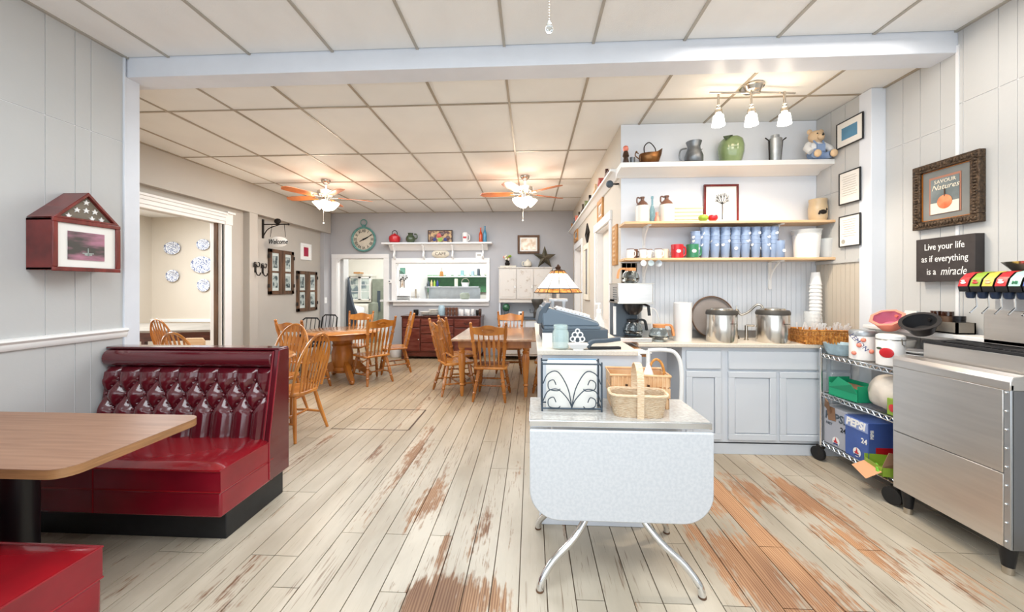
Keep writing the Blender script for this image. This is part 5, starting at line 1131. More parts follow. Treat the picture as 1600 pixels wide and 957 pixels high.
# ---------------------------------------------------------------- niche: middle shelf
JUG = [(.9, 0), (1, .03), (1, .60), (.92, .66)]
for b, lb in (((1.014, 3.5, 1.985, 0.121, 0.239), 'two-tone stoneware jug, left one on the middle shelf'), ((1.231, 3.5, 1.985, 0.132, 0.248), 'two-tone stoneware jug, right one on the middle shelf')):
    t = pot('stoneware_jug', lb, 'jug', b, JUG, 'stone_w', group='stoneware jugs'); r, h = b[3] / 2, b[4]
    MB().lathe([(.93 * r, h * .655), (.7 * r, h * .76), (.28 * r, h * .86), (.25 * r, h * .93), (.33 * r, h * .95), (.33 * r, h), (.0001, h)], n=22).tube(smooth([(-.3 * r, 0, h * .95), (-.75 * r, 0, h * .97), (-.8 * r, 0, h * .8), (-.6 * r, 0, h * .74)], 4), .007, 6).build('brown_shoulder', M['stone_b'], t)
pot('blue_bottle', 'slim pale blue bottle between the two stoneware jugs', 'bottle', (1.112, 3.53, 1.985, 0.046, 0.251), [(.9, 0), (1, .04), (1, .5), (.4, .68), (.35, .9), (.5, .92), (.5, 1), (.0001, 1)], 'glassblue')
t = thing('angel_figurine', 'tiny pale figurine leaning by the right stoneware jug', 'figurine', (1.126, 3.44, Z2)); MB().lathe([(.025, 0), (.018, .04), (.010, .06), (.013, .07), (.012, .085), (.0001, .09)], n=10).build('body', M['peach'], t)
t = thing('wooden_plank_sign', 'pale wooden plaque with raised letters behind the apples', 'sign', (1.46, 3.60, Z2)); MB().box(-.14, -.02, 0, .13, 0, .165).build('board', M['plaque'], t, bevel=.002)
for zz in (.04, .075, .11, .145): MB().box(-.14, -.023, zz, .13, -.02, zz + .003).build('groove_line', M['tanwood'], t)
for i in range(9): MB().box(-.11 + .026 * i, -.029, .005, -.11 + .026 * i + .017 - .004 * (i % 2), -.023, .03).build('raised_letter', M['cream'], t)
for x, mm, lb in ((1099, 'applegreen', 'green artificial apple in front of the tree print'), (1114, 'red', 'red artificial apple in front of the tree print')):
    b = {1099: (1.531, 3.44, 2.05), 1114: (1.615, 3.44, 2.049)}[x]; t = thing('apple', lb, 'apple', (b[0], 3.44, Z2)); MB().lathe([(.0001, .006), (.02, 0), (.038, .018), (.042, .035), (.034, .055), (.015, .06), (.0001, .05)], n=18).build('fruit', M[mm], t); MB().tube([(0, 0, .05), (.006, 0, .07)], .002, 5).build('stem', M['darkwood'], t)
t = ql(frame('tree_print', 'bare tree print in a dark red frame leaning on the middle shelf', (1.76, 3.605, 1.985 + .185), 0, .315, .37, .020, 'cherry', .022, 'white'))
m = MB(); m.tube([(0, 0, -.14), (.002, 0, -.05), (0, 0, .02)], .0045, 5).box(-.012, -.001, -.142, .012, .001, -.138)
for a, l in ((-60, .07), (-35, .09), (-10, .085), (15, .095), (40, .09), (62, .07)):
    a = math.radians(a); p = (l * math.sin(a), 0, .01 + l * math.cos(a)); m.tube([(0, 0, 0), (p[0] * .5, 0, p[2] * .4), p], .003, 4)
    for d in (-.5, .5): m.tube([(p[0] * .6, 0, p[2] * .6), (p[0] * .6 + .03 * math.sin(a + d), 0, p[2] * .6 + .04 * math.cos(a + d))], .0022, 4)
m.build('tree_drawing', M['black'], t, loc=(.01, -.014, 0))
t = pot('stoneware_crock', 'tan crock with a dark rooster emblem at the right of the middle shelf', 'crock', (2.556, 3.5, 1.985, 0.143, 0.198), [(.8, 0), (.98, .2), (1, .6), (.9, .85), (.95, .9), (.95, 1), (.85, 1), (.8, .8), (.0001, .5)], 'crockt')
r = (2.556, 3.5, 1.985, 0.143, 0.198)[3] / 2
MB().sphere((-.005, -r * .98, .075), .026, 10, 6, 1.2, .35, .8).sphere((.024, -r * .9, .098), .012, 8, 5, 1, .5, 1).tube([(-.03, -r, .085), (-.04, -r * .95, .055)], .008, 6).build('emblem', M['iron'], t)
# ---------------------------------------------------------------- niche: lowest shelf
MUG = [(.85, 0), (.95, .04), (1, .95), (1, 1), (.93, 1), (.88, .1), (.0001, .08)]
for i, (a, b_, mm, ins, lb) in enumerate(((979, 989, 'floral', 'stone_w', 'white mug with a brown interior at the far left of the lowest shelf'), (988, 997, 'stone_b', 'stone_w', 'brown mug, second from the left on the lowest shelf'), (998, 1009, 'white', 'white', 'white mug, third from the left on the lowest shelf'),
        (1009, 1021, 'floral', 'white', 'white mug with a dark rim, fourth from the left on the lowest shelf'), (1022, 1033, 'white', 'white', 'white mug, fifth from the left on the lowest shelf'), (1035, 1047, 'cream', 'cream', 'plain cream mug beside the red one on the lowest shelf'))):
    x = [[0.896, 0.944, 1.007, 1.073, 1.144, 1.221]][0][i]
    t = pot('mug', lb, 'mug', (x, 3.48 + (.03 if i % 2 else -.02), Z3, .064, .085), MUG, mm, 18, handle=(1, .2, .8, .4, .005, mm), group=None)
    MB().lathe([(.0325, .079), (.0335, .082), (.0325, .086)], n=18).build('rim_band', M['stone_b'] if i != 5 else M['cream'], t)
for a, mm, lb in ((0, 'red', 'large bright red mug on the lowest shelf'), (1, 'green', 'dark green mug beside the red one on the lowest shelf')):
    x = (1.31, 1.445)[a]
    t = pot('mug', lb, 'mug', (x, 3.46, Z3, .105, .122), MUG, mm, 24, handle=(1, .15, .85, .42, .008, mm))
    MB().sphere((-.005, -.05, .06), .02, 10, 6, 1, .15, .8).build('white_mark', M['white'], t)
# stacks of blue tumblers
tum = thing('tumbler', 'translucent blue plastic tumbler', 'tumbler', (0, 0, 0))
MB().lathe([(.030, 0), (.032, .004), (.041, .128), (.043, .130), (.043, .138), (.040, .138), (.030, .008), (.0001, .006)], n=18).build('body', M['bluecup'], tum)
MB().lathe([(.0001, .0), (.014, 0), (.014, .0015), (.0001, .0015)], n=14).build('round_logo', M['white'], tum, loc=(.006, -.0385, .085), rot=(PI / 2 - .07, 0, 0))
SX = [1.482, 1.561, 1.65, 1.74, 1.83, 1.913, 2.002, 2.091, 2.157]
first = True
for i, x in enumerate(SX):
    nk = 4 if i == 0 else 5
    for k in range(nk):
        lb = 'translucent blue tumbler, %s from the bottom of the %s stack from the left' % (ORD[k], ORD[i])
        p = (x + random.uniform(-.003, .003), 3.48, Z3 + .0345 * k); rz = random.uniform(-2.4, 2.4)
        if first: tum.location = p; tum['label'] = lb; tum['group'] = 'blue tumblers stacked on the lowest shelf'; first = False
        else: dup(tum, p, rz, lb)
t = pot('tumbler', 'magenta tumbler right of the blue stacks on the lowest shelf', 'tumbler', (2.192, 3.52, Z3, .075, .165), MUG, 'magenta', 18)
t = pot('tumbler', 'single shorter blue tumbler with a white logo before the magenta one', 'tumbler', (2.192, 3.44, Z3, .075, .150), MUG, 'bluecup', 18)
MB().lathe([(.0001, 0), (.014, 0), (.014, .0015)], n=14).build('round_logo', M['white'], t, loc=(.01, -.0375, .06), rot=(PI / 2, 0, 0))
b = (2.457, 3.5, 1.66, 0.22, 0.249)
t = thing('ice_bucket', 'white plastic tub with a clear rim on the lowest shelf', 'tub', b[:3]); r, h = b[3] / 2, b[4]
MB().lathe([(.82 * r, 0), (.96 * r, h * .85), (.9 * r, h * .85), (.0001, h * .7)], n=28).build('tub', M['whiteplast'], t)
MB().lathe([(.97 * r, h * .80), (1.02 * r, h * .96), (1.08 * r, h), (1.0 * r, h), (.93 * r, h * .82)], n=28, cap=False).build('clear_rim', M['clear'], t)
t = pot('measuring_jug', 'clear plastic measuring jug at the right end of the lowest shelf', 'jug', (2.622, 3.50, Z3, .14, .17), [(.8, 0), (1, 1), (.96, 1), (.76, .04), (.0001, .04)], 'clear', handle=(1, .15, .9, .5, .008, 'clear'))
# scoops hanging under the shelf
for i, (x, r, mm, lb) in enumerate(((0.987, .026, 'white', 'round white measuring scoop hanging at the left under the lowest shelf'), (1.053, .026, 'clear2', 'round clear measuring scoop hanging in the middle under the lowest shelf'), (1.12, .029, 'pewter_lt', 'round wire strainer hanging at the right under the lowest shelf'))):
    t = thing('measuring_scoop', lb, 'scoop', (x, 3.385, Z3 - .022 - r)); MB().lathe([(.0001, 0), (r * .7, .003), (r, .012), (r * .96, .012), (r * .66, .008), (.0001, .006)], n=20).build('cup', M[mm], t, rot=(PI / 2, 0, 0)); MB().tube([(0, -.004, r), (0, -.004, r + .02)], .003, 6).build('hook', M['nickel'], t)
# ---------------------------------------------------------------- counter top objects
CZ = .93
def carafe(label, loc, r, hm, handle_side=1, fill=None):
    t = thing('coffee_carafe', label, 'carafe', loc)
    MB().lathe([(.62 * r, 0), (.95 * r, r * .25), (1.0 * r, r * .6), (.85 * r, r * 1.1), (.52 * r, r * 1.45), (.50 * r, r * 1.5), (.82 * r, r * 1.08), (.96 * r, r * .6), (.6 * r, .004), (.0001, .004)], n=24).build('glass_body', M['glass'], t)
    m = MB().lathe([(.53 * r, r * 1.40), (.60 * r, r * 1.42), (.62 * r, r * 1.72), (.52 * r, r * 1.75)], n=24); s = handle_side
    m.strip(smooth([(s * .55 * r, 0, r * 1.66), (s * 1.15 * r, 0, r * 1.62), (s * 1.35 * r, 0, r * 1.2), (s * 1.45 * r, 0, r * .55)], 4), r * .22, r * .3, (0, 1, 0)); m.build('collar_handle', M[hm], t)
    return t
t = thing('coffee_machine', 'steel and black coffee brewer with a chrome warming deck on the worktop', 'coffee machine', (0.869, 3.40, CZ)); X0, X1 = -.135, .155
MB().box(X0, -.15, .0, X1, .17, .035).box(X0 - .02, -.16, .03, X1, -.13, .038).build('base', M['steel'], t, bevel=.004)
MB().box(X0, -.02, .035, X1 - .09, .16, .36).build('column', M['slate_dk'], t)
MB().box(X0 - .004, -.025, .05, X0 + .016, .0, .30).build('side_trim', M['whiteplast'], t)
hd = MB().box(X0, -.17, .335, X1 + .0, .17, .50).build('head', M['steel'], t, bevel=.005); MB().box(X0 - .005, -.175, .33, X1 + .005, .175, .342).box(X0 - .005, -.175, .495, X1 + .005, .175, .503).build('head_trim', M['nickel'], hd)
m = MB()
for i in range(6):
    for j in range(3): m.lathe([(.006, 0), (.006, .002)], (X0 - .0, 0, 0), 8) if False else m.box(X0 - .007, -.12 + j * .05, .36 + i * .02, X0 - .004, -.10 + j * .05, .37 + i * .02)
stuff(m.build('vent_slots', M['slate_dk'], hd))
MB().lathe([(.04, .23), (.075, .27), (.085, .325), (.085, .335)], (.02, -.06, 0), 24).strip([(.09, -.12, .325), (.12, -.16, .31), (.125, -.17, .23)], .022, .014, (0, 1, 0)).build('brew_basket', M['black'], t)
MB().lathe([(.075, .038), (.075, .048)], (.02, -.05, 0), 24).build('warmer_plate', M['black'], t)
carafe('glass carafe with a black collar on the brewer hot plate', (t.location.x + .02, 3.35, CZ + .048), .082, 'black', 1)
carafe('glass carafe with a bright orange collar standing on top of the brewer', (0.881, 3.40, CZ + .504), .078, 'orangeplast', -1)
carafe('glass carafe with an orange collar standing on the worktop beside the brewer', (1.11, 3.34, CZ), .085, 'orangeplast', 1)
carafe('smaller glass carafe with a black collar between the steel warmer and the plastic jug', (2.346, 3.47, CZ), .062, 'black', -1)
t = thing('white_box', 'small white wall box behind the brewer carafe', 'box', (1.063, 3.60, 1.06)); MB().box(-.05, -.06, 0, .05, 0, .15).build('housing', M['white'], t, bevel=.006); MB().tube(smooth([(.04, -.03, .15), (.09, -.05, .12), (.12, -.05, .0), (.10, -.03, -.06)], 4), .004, 6).build('cord', M['white'], t)
t = pot('white_canister', 'plain tall white canister between the carafe and the round tray', 'canister', (1.327, 3.38, 0.93, 0.149, 0.335), [(.98, 0), (1, .01), (1, .99), (.96, 1), (.0001, 1)], 'whiteplast', 30)
t = thing('round_tray', 'large round grey serving tray leaning against the backsplash', 'tray', (1.647, 3.53, CZ + .195)); MB().lathe([(.0001, .008), (.17, .008), (.182, .024), (.192, .024), (.188, .014), (.175, 0), (.0001, 0)], n=44).build('dish', M['traygrey'], t, rot=(PI / 2 - .16, 0, 0)); MB().tube([(.188 * math.cos(a), .188 * math.sin(a), .022) for a in [2 * PI * i / 44 for i in range(44)]], .006, 6, True).build('rim', M['rustic'], t, rot=(PI / 2 - .16, 0, 0))
for b, lb in (((1.64, 3.34, 0.93, 0.242, 0.293), 'round stainless soup warmer in front of the tray, the left one'), ((2.067, 3.34, 0.93, 0.249, 0.294), 'round stainless soup warmer right of the faucet, the right one')):
    t = thing('soup_warmer', lb, 'warmer', b[:3], 0, 'stainless soup warmers'); r, h = b[3] / 2, b[4]
    MB().lathe([(r * .98, 0), (r, .006), (r, h * .80), (r * .98, h * .82)], n=40).build('body', M['steelw'], t)
    MB().lathe([(r * 1.02, h * .80), (r * 1.03, h * .86), (r * .96, h * .93), (r * .8, h * .94), (r * .78, h * .90)], n=40).build('top_ring', M['pewter_dk'], t)
    MB().lathe([(r * .78, h * .92), (r * .72, h * .98), (r * .3, h), (.0001, h)], n=32).build('lid', M['nickel'], t)
    MB().box(r * .1, -r - .002, h * .55, r * .5, -r + .006, h * .565).build('label', M['black'], t)
t = thing('faucet', 'brushed nickel gooseneck faucet behind the two soup warmers', 'faucet', (1.872, 3.54, CZ)); MB().tube(smooth([(0, 0, 0), (0, 0, .24), (.03, -.02, .22), (.08, -.05, .25), (.13, -.08, .31), (.165, -.10, .30), (.17, -.105, .24)], 5), .010, 10).lathe([(.025, 0), (.02, .03)], n=14).build('spout', M['nickel'], t); MB().sphere((0, 0, .25), .022, 10, 7).tube([(0, 0, .25), (.0, 0, .30)], .006, 6).build('valve', M['nickel'], t)
t = thing('soap_pump', 'chrome soap pump standing between the two soup warmers', 'dispenser', (1.908, 3.45, CZ)); MB().tube([(0, 0, 0), (0, 0, .13)], .013, 10).tube([(0, 0, .13), (.06, -.02, .13)], .009, 8).lathe([(.02, 0), (.02, .008)], n=12).build('pump', M['nickel'], t)
t = pot('pitcher', 'clear ribbed plastic pitcher left of the foam cups', 'pitcher', (2.478, 3.46, 0.93, 0.12, 0.255), [(.85, 0), (.95, .3), (1, 1), (.95, 1), (.85, .05), (.0001, .05)], 'clear', handle=(1, .2, .85, .4, .007, 'clear'))
b = (2.536, 3.42, 1.339)
ORD2 = ORD + ['eleventh', 'twelfth', 'thirteenth', 'fourteenth', 'fifteenth']
for k in range(16):
    lb = 'white foam cup, %s in the tall nested stack' % ('bottom' if k == 0 else 'top' if k == 15 else ORD2[k] + ' from the bottom')
    if k == 0: fc = thing('foam_cup', lb, 'cup', (b[0], 3.50, CZ), 0, 'foam cups in the tall stack'); MB().lathe([(.046, 0), (.048, .003), (.048, .009), (.045, .011), (.031, .115), (.0001, .115)], n=18).build('cup', M['whiteplast'], fc)
    else: dup(fc, (b[0] + random.uniform(-.001, .001), 3.50, CZ + .0325 * k), 0, lb)
# cutlery basket
b = (2.635, 3.26, 0.93, 0.406, 0.189)
t = thing('cutlery_basket', 'orange-brown woven basket full of white cutlery on the worktop end', 'basket', (2.44, 3.30, CZ), math.radians(-6)); w, d, h = .185, .10, .115
def weave_box(t, w, d, h, mm, n1=6, flare=1.08, name='woven_side'):
    m = MB(); th = .006
    for k in range(n1):
        z0 = h * k / n1; z1 = h * (k + .86) / n1; q = 1 + (flare - 1) * (k + .5) / n1; off = .002 * (k % 2)
        m.box(-w * q - off, -d * q - off, z0, w * q + off, -d * q + th, z1).box(-w * q - off, d * q - th, z0, w * q + off, d * q + off, z1).box(-w * q - off, -d * q, z0, -w * q + th, d * q, z1).box(w * q - th, -d * q, z0, w * q + off, d * q, z1)
    m.box(-w, -d, 0, w, d, .006); m.build(name, M[mm], t)
    q = flare; m = MB().tube([(-w * q, -d * q, h), (w * q, -d * q, h), (w * q, d * q, h), (-w * q, d * q, h)], .007, 6, True); m.build('rim', M[mm], t)
    m = MB(); nk = int(w / .022)
    for k in range(-nk, nk + 1): m.box(k * .022 - .004, -d * (1 + (q - 1) * .5) - .006, 0, k * .022 + .004, -d + .002, h)
    stuff(m.build('upright_stakes', M[mm], t))
weave_box(t, w, d, h, 'wickerdk')
m = MB()
for k in range(60):
    x = random.uniform(-w * .9, w * .9); y = random.uniform(-d * .7, d * .7); a = random.uniform(-.6, .6); l = random.uniform(.05, .10)
    m.strip([(x, y, .06), (x + a * .04, y, .08 + l * .5), (x + a * .07, y - .01, .075 + l)], [.006, .007, .015], .002, (0, 1, 0))
stuff(m.build('plastic_cutlery', M['cutlery'], t))
# hand soap behind the register
t = pot('soap_bottle', 'clear pump bottle with blue soap behind the cash register', 'bottle', (0.567, 3.2, 0.93, 0.101, 0.282), [(.9, 0), (1, .05), (1, .45), (.0001, .45)], 'paleblue', 18, part='liquid'); h = (0.567, 3.2, 0.93, 0.101, 0.282)[4]
MB().lathe([(.05, h * .45), (.05, h * .62), (.02, h * .82), (.018, h * .92)], n=18).build('bottle', M['clear'], t); MB().lathe([(.02, h * .9), (.02, h * 1.0), (.006, h * 1.02), (.006, h * 1.15)], n=12).box(-.03, -.008, h * 1.15, .012, .008, h * 1.2).build('pump', M['white'], t)
# ---------------------------------------------------------------- things on the peninsula
PZ = 1.03
t = thing('cash_register', 'grey electronic cash register with a tilted wedge top', 'cash register', (.27, 2.72, PZ), math.radians(2))
MB().box(-.20, -.17, 0, .24, .25, .085).build('cash_drawer', M['slate_dk'], t, bevel=.006)
MB().box(-.19, -.165, .085, .19, .22, .105).build('body_base', M['slate'], t, bevel=.004)
m = MB(); m.hexa([(-.20, -.16, .105), (.19, -.16, .105), (.19, .2, .105), (-.20, .2, .105)], [(-.205, -.13, .24), (.18, -.14, .135), (.18, .17, .135), (-.205, .17, .24)]); m.build('keyboard_wedge', M['slate'], t, bevel=.012)
MB().strip(smooth([(-.21, -.155, .11), (-.235, -.15, .20), (-.19, -.14, .265)], 4), .02, .30, (0, 1, 0)).build('display_hood', M['slate_dk'], t, bevel=.004) if False else MB().prism([(-.235, .12), (-.22, .20), (-.17, .262), (-.14, .262), (-.16, .22), (-.20, .12)], -.14, .18, 'y').build('display_hood', M['slate_dk'], t, bevel=.006)
MB().hexa([(-.10, -.10, .213), (.14, -.10, .149), (.14, .14, .149), (-.10, .14, .213)], [(-.10, -.10, .221), (.14, -.10, .157), (.14, .14, .157), (-.10, .14, .221)]).build('key_bed', M['steel2'], t)
m = MB()
for i in range(9):
    for j in range(6): x = -.085 + i * .025; z = .221 - (x + .10) * .2667; mm = m; mm.box(x, -.09 + j * .037, z - .002, x + .017, -.065 + j * .037, z + .012)
stuff(m.build('keys', M['white'], t))
# lamp
t = thing('table_lamp', 'stained glass table lamp with a cream panelled shade on the peninsula', 'lamp', (.22, 3.12, PZ))
MB().lathe([(.09, 0), (.09, .02), (.03, .03)], n=20).build('base', M['pewter_lt'], t)
for dx, dy in ((-.045, -.03), (.045, -.03), (-.045, .03), (.045, .03)): MB().box(dx - .012, dy - .012, .02, dx + .012, dy + .012, .26).build('column', M['pewter_lt'], t)
MB().box(-.075, -.055, .255, .075, .055, .275).tube([(0, 0, .27), (0, 0, .34)], .013, 8).build('cap', M['pewter_lt'], t)
r0, r1, z0, z1 = .195, .055, .325, .505
for k in range(12):
    a0, a1 = 2 * PI * k / 12 + .02, 2 * PI * (k + 1) / 12 - .02
    def cp(r, z, a): return (r * math.cos(a), r * math.sin(a), z)
    def pan(za, zb, mname, nm, par):
        ra, rb = [r0 + (r1 - r0) * (z - z0) / (z1 - z0) for z in (za, zb)]
        return MB()._add([cp(ra, za, a0), cp(ra, za, a1), cp(rb, zb, a1), cp(rb, zb, a0), cp(ra - .004, za, a0), cp(ra - .004, za, a1), cp(rb - .004, zb, a1), cp(rb - .004, zb, a0)], [(0, 1, 2, 3), (7, 6, 5, 4), (0, 4, 5, 1), (1, 5, 6, 2), (2, 6, 7, 3), (3, 7, 4, 0)]).build(nm, M[mname], par)
    pan(z0 + .035, z0 + .105, 'shade', 'glass_pane', t); pan(z0 + .107, z1 - .025, 'shade', 'glass_pane', t); pan(z0, z0 + .032, 'amber', 'amber_pane', t); pan(z1 - .023, z1, 'amber', 'amber_pane', t)
m = MB()
for k in range(12): a = 2 * PI * k / 12; m.tube([cp(r0 - .001, z0, a), cp(r1 - .001, z1, a)], .003, 5)
m.tube([cp(r0, z0, 2 * PI * i / 24) for i in range(24)], .004, 5, True).tube([cp(r0 + (r1 - r0) * .18, z0 + .033, 2 * PI * i / 24) for i in range(24)], .003, 5, True).tube([cp(r1, z1, 2 * PI * i / 24) for i in range(24)], .004, 5, True); m.build('leading', M['lead'], t)
MB().lathe([(.055, z1), (.02, z1 + .015), (.025, z1 + .03), (.008, z1 + .05), (.0001, z1 + .055)], n=14).build('finial', M['darkwood'], t)
point('table_lamp_bulb', (.22, 3.12, PZ + .42), 3, (1, .85, .65), .03)
MB().tube([(-.08, 0, .25), (-.08, 0, .34)], .003, 5).build('pull_chain', M['nickel'], t)
# jar, napkin holder, stapler, papers
t = pot('mason_jar', 'clear glass mason jar at the front left of the peninsula', 'jar', (0.176, 2.27, PZ, .10, .145), [(.8, 0), (1, .06), (1, .68), (.82, .80), (.8, .84), (.88, .86), (.88, .97), (.8, 1), (.76, .97), (.74, .82), (.92, .66), (.92, .08), (.0001, .06)], 'glassjar', 26)
t = thing('card_stack', 'small stack of white business cards left of the mason jar', 'cards', (.10, 2.36, PZ)); MB().box(-.03, -.02, 0, .03, .03, .08).build('cards', M['paper'], t)
t = thing('card_holder', 'white scrollwork card holder in front of the cash register', 'holder', (0.276, 2.25, PZ)); MB().hexa([(-.04, -.025, .01), (.04, -.025, .01), (.04, .025, .01), (-.04, .025, .01)], [(-.06, -.035, .035), (.06, -.035, .035), (.06, .035, .035), (-.06, .035, .035)]).box(-.03, -.02, 0, .03, .02, .012).build('dish', M['white'], t)
m = MB()
for cx, cz, r in ((0, .055, .018), (-.028, .06, .014), (.028, .06, .014), (-.016, .085, .015), (.016, .085, .015), (0, .108, .012)): m.tube([(cx + r * math.cos(a), .015, cz + r * math.sin(a)) for a in [2 * PI * i / 12 for i in range(12)]], .004, 5, True)
m.build('scrollwork', M['white'], t)
t = thing('stapler', 'dark grey stapler lying in front of the cash register', 'stapler', (0.402, 2.27, PZ), math.radians(8)); MB().box(-.06, -.018, 0, .13, .018, .014).build('base', M['black'], t); MB().strip(smooth([(-.07, 0, .01), (-.04, 0, .045), (.04, 0, .05), (.13, 0, .06)], 4), .022, .034, (0, 1, 0)).build('arm', M['slate_dk'], t, bevel=.004)
t = thing('paper_pad', 'white order pad lying on the desk flap beside the register', 'pad', (.78, 2.98, .89), .2); MB().box(-.12, -.09, 0, .12, .09, .012).build('pages', M['paper'], t); MB().box(-.122, -.092, 0, .122, .092, .003).build('backing', M['slate_dk'], t)
# ---------------------------------------------------------------- on the drop-leaf table
t = thing('menu_rack', 'black wire scroll rack holding white menus on the formica table', 'rack', (.205, 1.97, TZ)); w, h, d = .15, .25, .05; X = w
m = MB()
for y in (-d, d):
    m.tube([(-X, y, 0), (-X, y, h), ], .0045, 6).tube([(X, y, 0), (X, y, h)], .0045, 6).tube([(-X, y, .015), (X, y, .015)], .0045, 6).tube([(-X, y, h - .01), (X, y, h - .01)], .0045, 6)
for sx in (-1, 1):
    m.tube([(sx * X, -d, .015), (sx * X, d, .015)], .0045, 6).tube([(sx * X, -d, h - .02), (sx * X, d, h - .02)], .0045, 6)
m.build('frame', M['slate_iron'], t)
m = MB()
for sx in (-1, 1):
    for zz, k in ((0, 1.0), (-.11, .62)):
        top = .19 + zz * .8
        m.tube(smooth([(0, -d - .002, .02), (sx * .02, -d - .002, top * .62), (sx * .07, -d - .002, top + .01), (sx * .12, -d - .002, top), (sx * .145, -d - .002, top - .05)], 6), .0028, 6)
        c0, cz = sx * .098, top - .055; m.tube(smooth([(c0 - sx * .018, -d - .002, cz), (c0 - sx * .005, -d - .002, cz + .025), (c0 + sx * .02, -d - .002, cz + .012), (c0 + sx * .016, -d - .002, cz - .022), (c0 - sx * .025, -d - .002, cz - .03), (sx * .147, -d - .002, cz - .0) if False else (c0 - sx * .04, -d - .002, cz - .02)], 5), .0026, 6)
m.build('scrollwork', M['slate_iron'], t)
for i in range(4):
    mn = thing('menu', 'white menu sheet standing in the wire rack, %s from the front' % ORD[i], 'menu', (.205, 1.945 + .014 * i, TZ + .012)); MB().box(-.128 + .004 * i, 0, 0, .128 + .002 * i, .006, .225 + .006 * i).build('sheets', M['paper'] if i < 3 else M['pblue2'], mn)
t = thing('picnic_basket', 'tan chip-wood basket with swing handles behind the small wicker basket', 'basket', (0.571, 2.08, TZ), math.radians(-4))
weave_box(t, .145, .09, .17, 'chip', 3, 1.05, 'chip_side')
m = MB()
for k in range(5): m.box(-.13 + k * .055, -.100, .065 + (.05 if k % 2 else 0), -.118 + k * .055, -.094, .075 + (.05 if k % 2 else 0))
stuff(m.build('notches', M['darkwood'], t))
MB().strip([(.10 + .05 * math.cos(a), .0, .14 + .10 * math.sin(a)) for a in [PI * i / 12 for i in range(13)]], .018, .003, (0, 0, 1)).build('handle', M['wicker'], t) if False else MB().tube([(.105 + .042 * math.cos(a), .0, .14 + .10 * math.sin(a)) for a in [PI * i / 12 for i in range(13)]], .007, 6).build('handle', M['wickerdk'], t)
nk = thing('napkin', 'white paper napkin peak standing in the chip basket', 'napkin', (0.626, 2.05, TZ + .12)); MB().lathe([(.04, 0), (.022, .06), (.006, .10), (.0001, .105)], n=7).build('napkin', M['paper'], nk)
t = thing('wicker_basket', 'small pale wicker basket with a tall upright handle at the table front', 'basket', (0.527, 1.905, TZ), math.radians(-4))
m = MB(); vs = []; nseg = 44; rows = 26
def rr_(a, w, d): c, s_ = math.cos(a), math.sin(a); e = .45; return (w * math.copysign(abs(c) ** e, c), d * math.copysign(abs(s_) ** e, s_))
for j in range(rows + 1):
    z = .105 * j / rows; q = .86 + .14 * j / rows
    for i in range(nseg):
        a = 2 * PI * i / nseg; x, y = rr_(a, .135 * q, .075 * q); b_ = .0022 * math.cos(PI * (i + j)); vs.append((x + b_ * math.cos(a), y + b_ * 1.4 * math.sin(a), z))
fs = [(j * nseg + i, j * nseg + (i + 1) % nseg, (j + 1) * nseg + (i + 1) % nseg, (j + 1) * nseg + i) for j in range(rows) for i in range(nseg)] + [tuple(range(nseg - 1, -1, -1))]
m._add(vs, fs); o = m.build('woven_body', M['wicker'], t); sd = o.modifiers.new('thick', 'SOLIDIFY'); sd.thickness = .005; sd.offset = -1
MB().tube([(*rr_(2 * PI * i / 40, .137, .077), .107) for i in range(40)], .007, 8, True).build('rim', M['wicker'], t)
for off in (-.004,): MB().strip(smooth([(0, -.077, .0), (0, -.08, .11), (0, -.07, .20), (0, -.03, .245), (0, .03, .245), (0, .07, .20), (0, .08, .11), (0, .077, .03)], 5), .032, .005, (1, 0, 0)).build('handle_flat', M['chip'], t) if False else None
pts = smooth([(0, -.077, .0), (0, -.08, .11), (0, -.07, .20), (0, -.03, .245), (0, .03, .245), (0, .07, .20), (0, .08, .11), (0, .077, .03)], 5)
m = MB(); vs = []
for j, p in enumerate(pts):
    dd = (pts[min(j + 1, len(pts) - 1)] - pts[max(j - 1, 0)]).normalized(); nn = Vector((1, 0, 0)).cross(dd) * .003
    for sx, sn in ((-1, 1), (1, 1), (1, -1), (-1, -1)): vs.append((sx * .016, p.y + nn.y * sn, p.z + nn.z * sn))
fs = [(j * 4 + i, j * 4 + (i + 1) % 4, j * 4 + 4 + (i + 1) % 4, j * 4 + 4 + i) for j in range(len(pts) - 1) for i in range(4)]
m._add(vs, fs); m.build('handle', M['wicker'], t)
# white tubular stool frame behind the table
t = thing('folding_cart', 'white tubular hand cart frame standing in the knee space', 'cart', (.93, 2.72, 0))
MB().tube(smooth([(-.10, 0, .95), (0, 0, .955), (.09, 0, .93), (.13, 0, .80), (.12, 0, .45), (.10, 0, .15)], 5), .014, 10).tube([(-.10, 0, .95), (-.12, 0, .15)], .014, 10).tube([(-.11, 0, .50), (.12, 0, .53)], .010, 8).build('frame', M['white'], t)
MB().box(-.13, -.14, .10, .12, .0, .13).build('toe_plate', M['white'], t)
for sx in (-1, 1): MB().lathe([(.075, -.015), (.075, .015)], n=20).build('wheel', M['rubber'], t, loc=(sx * .14, .04, .075), rot=(0, PI / 2, 0))
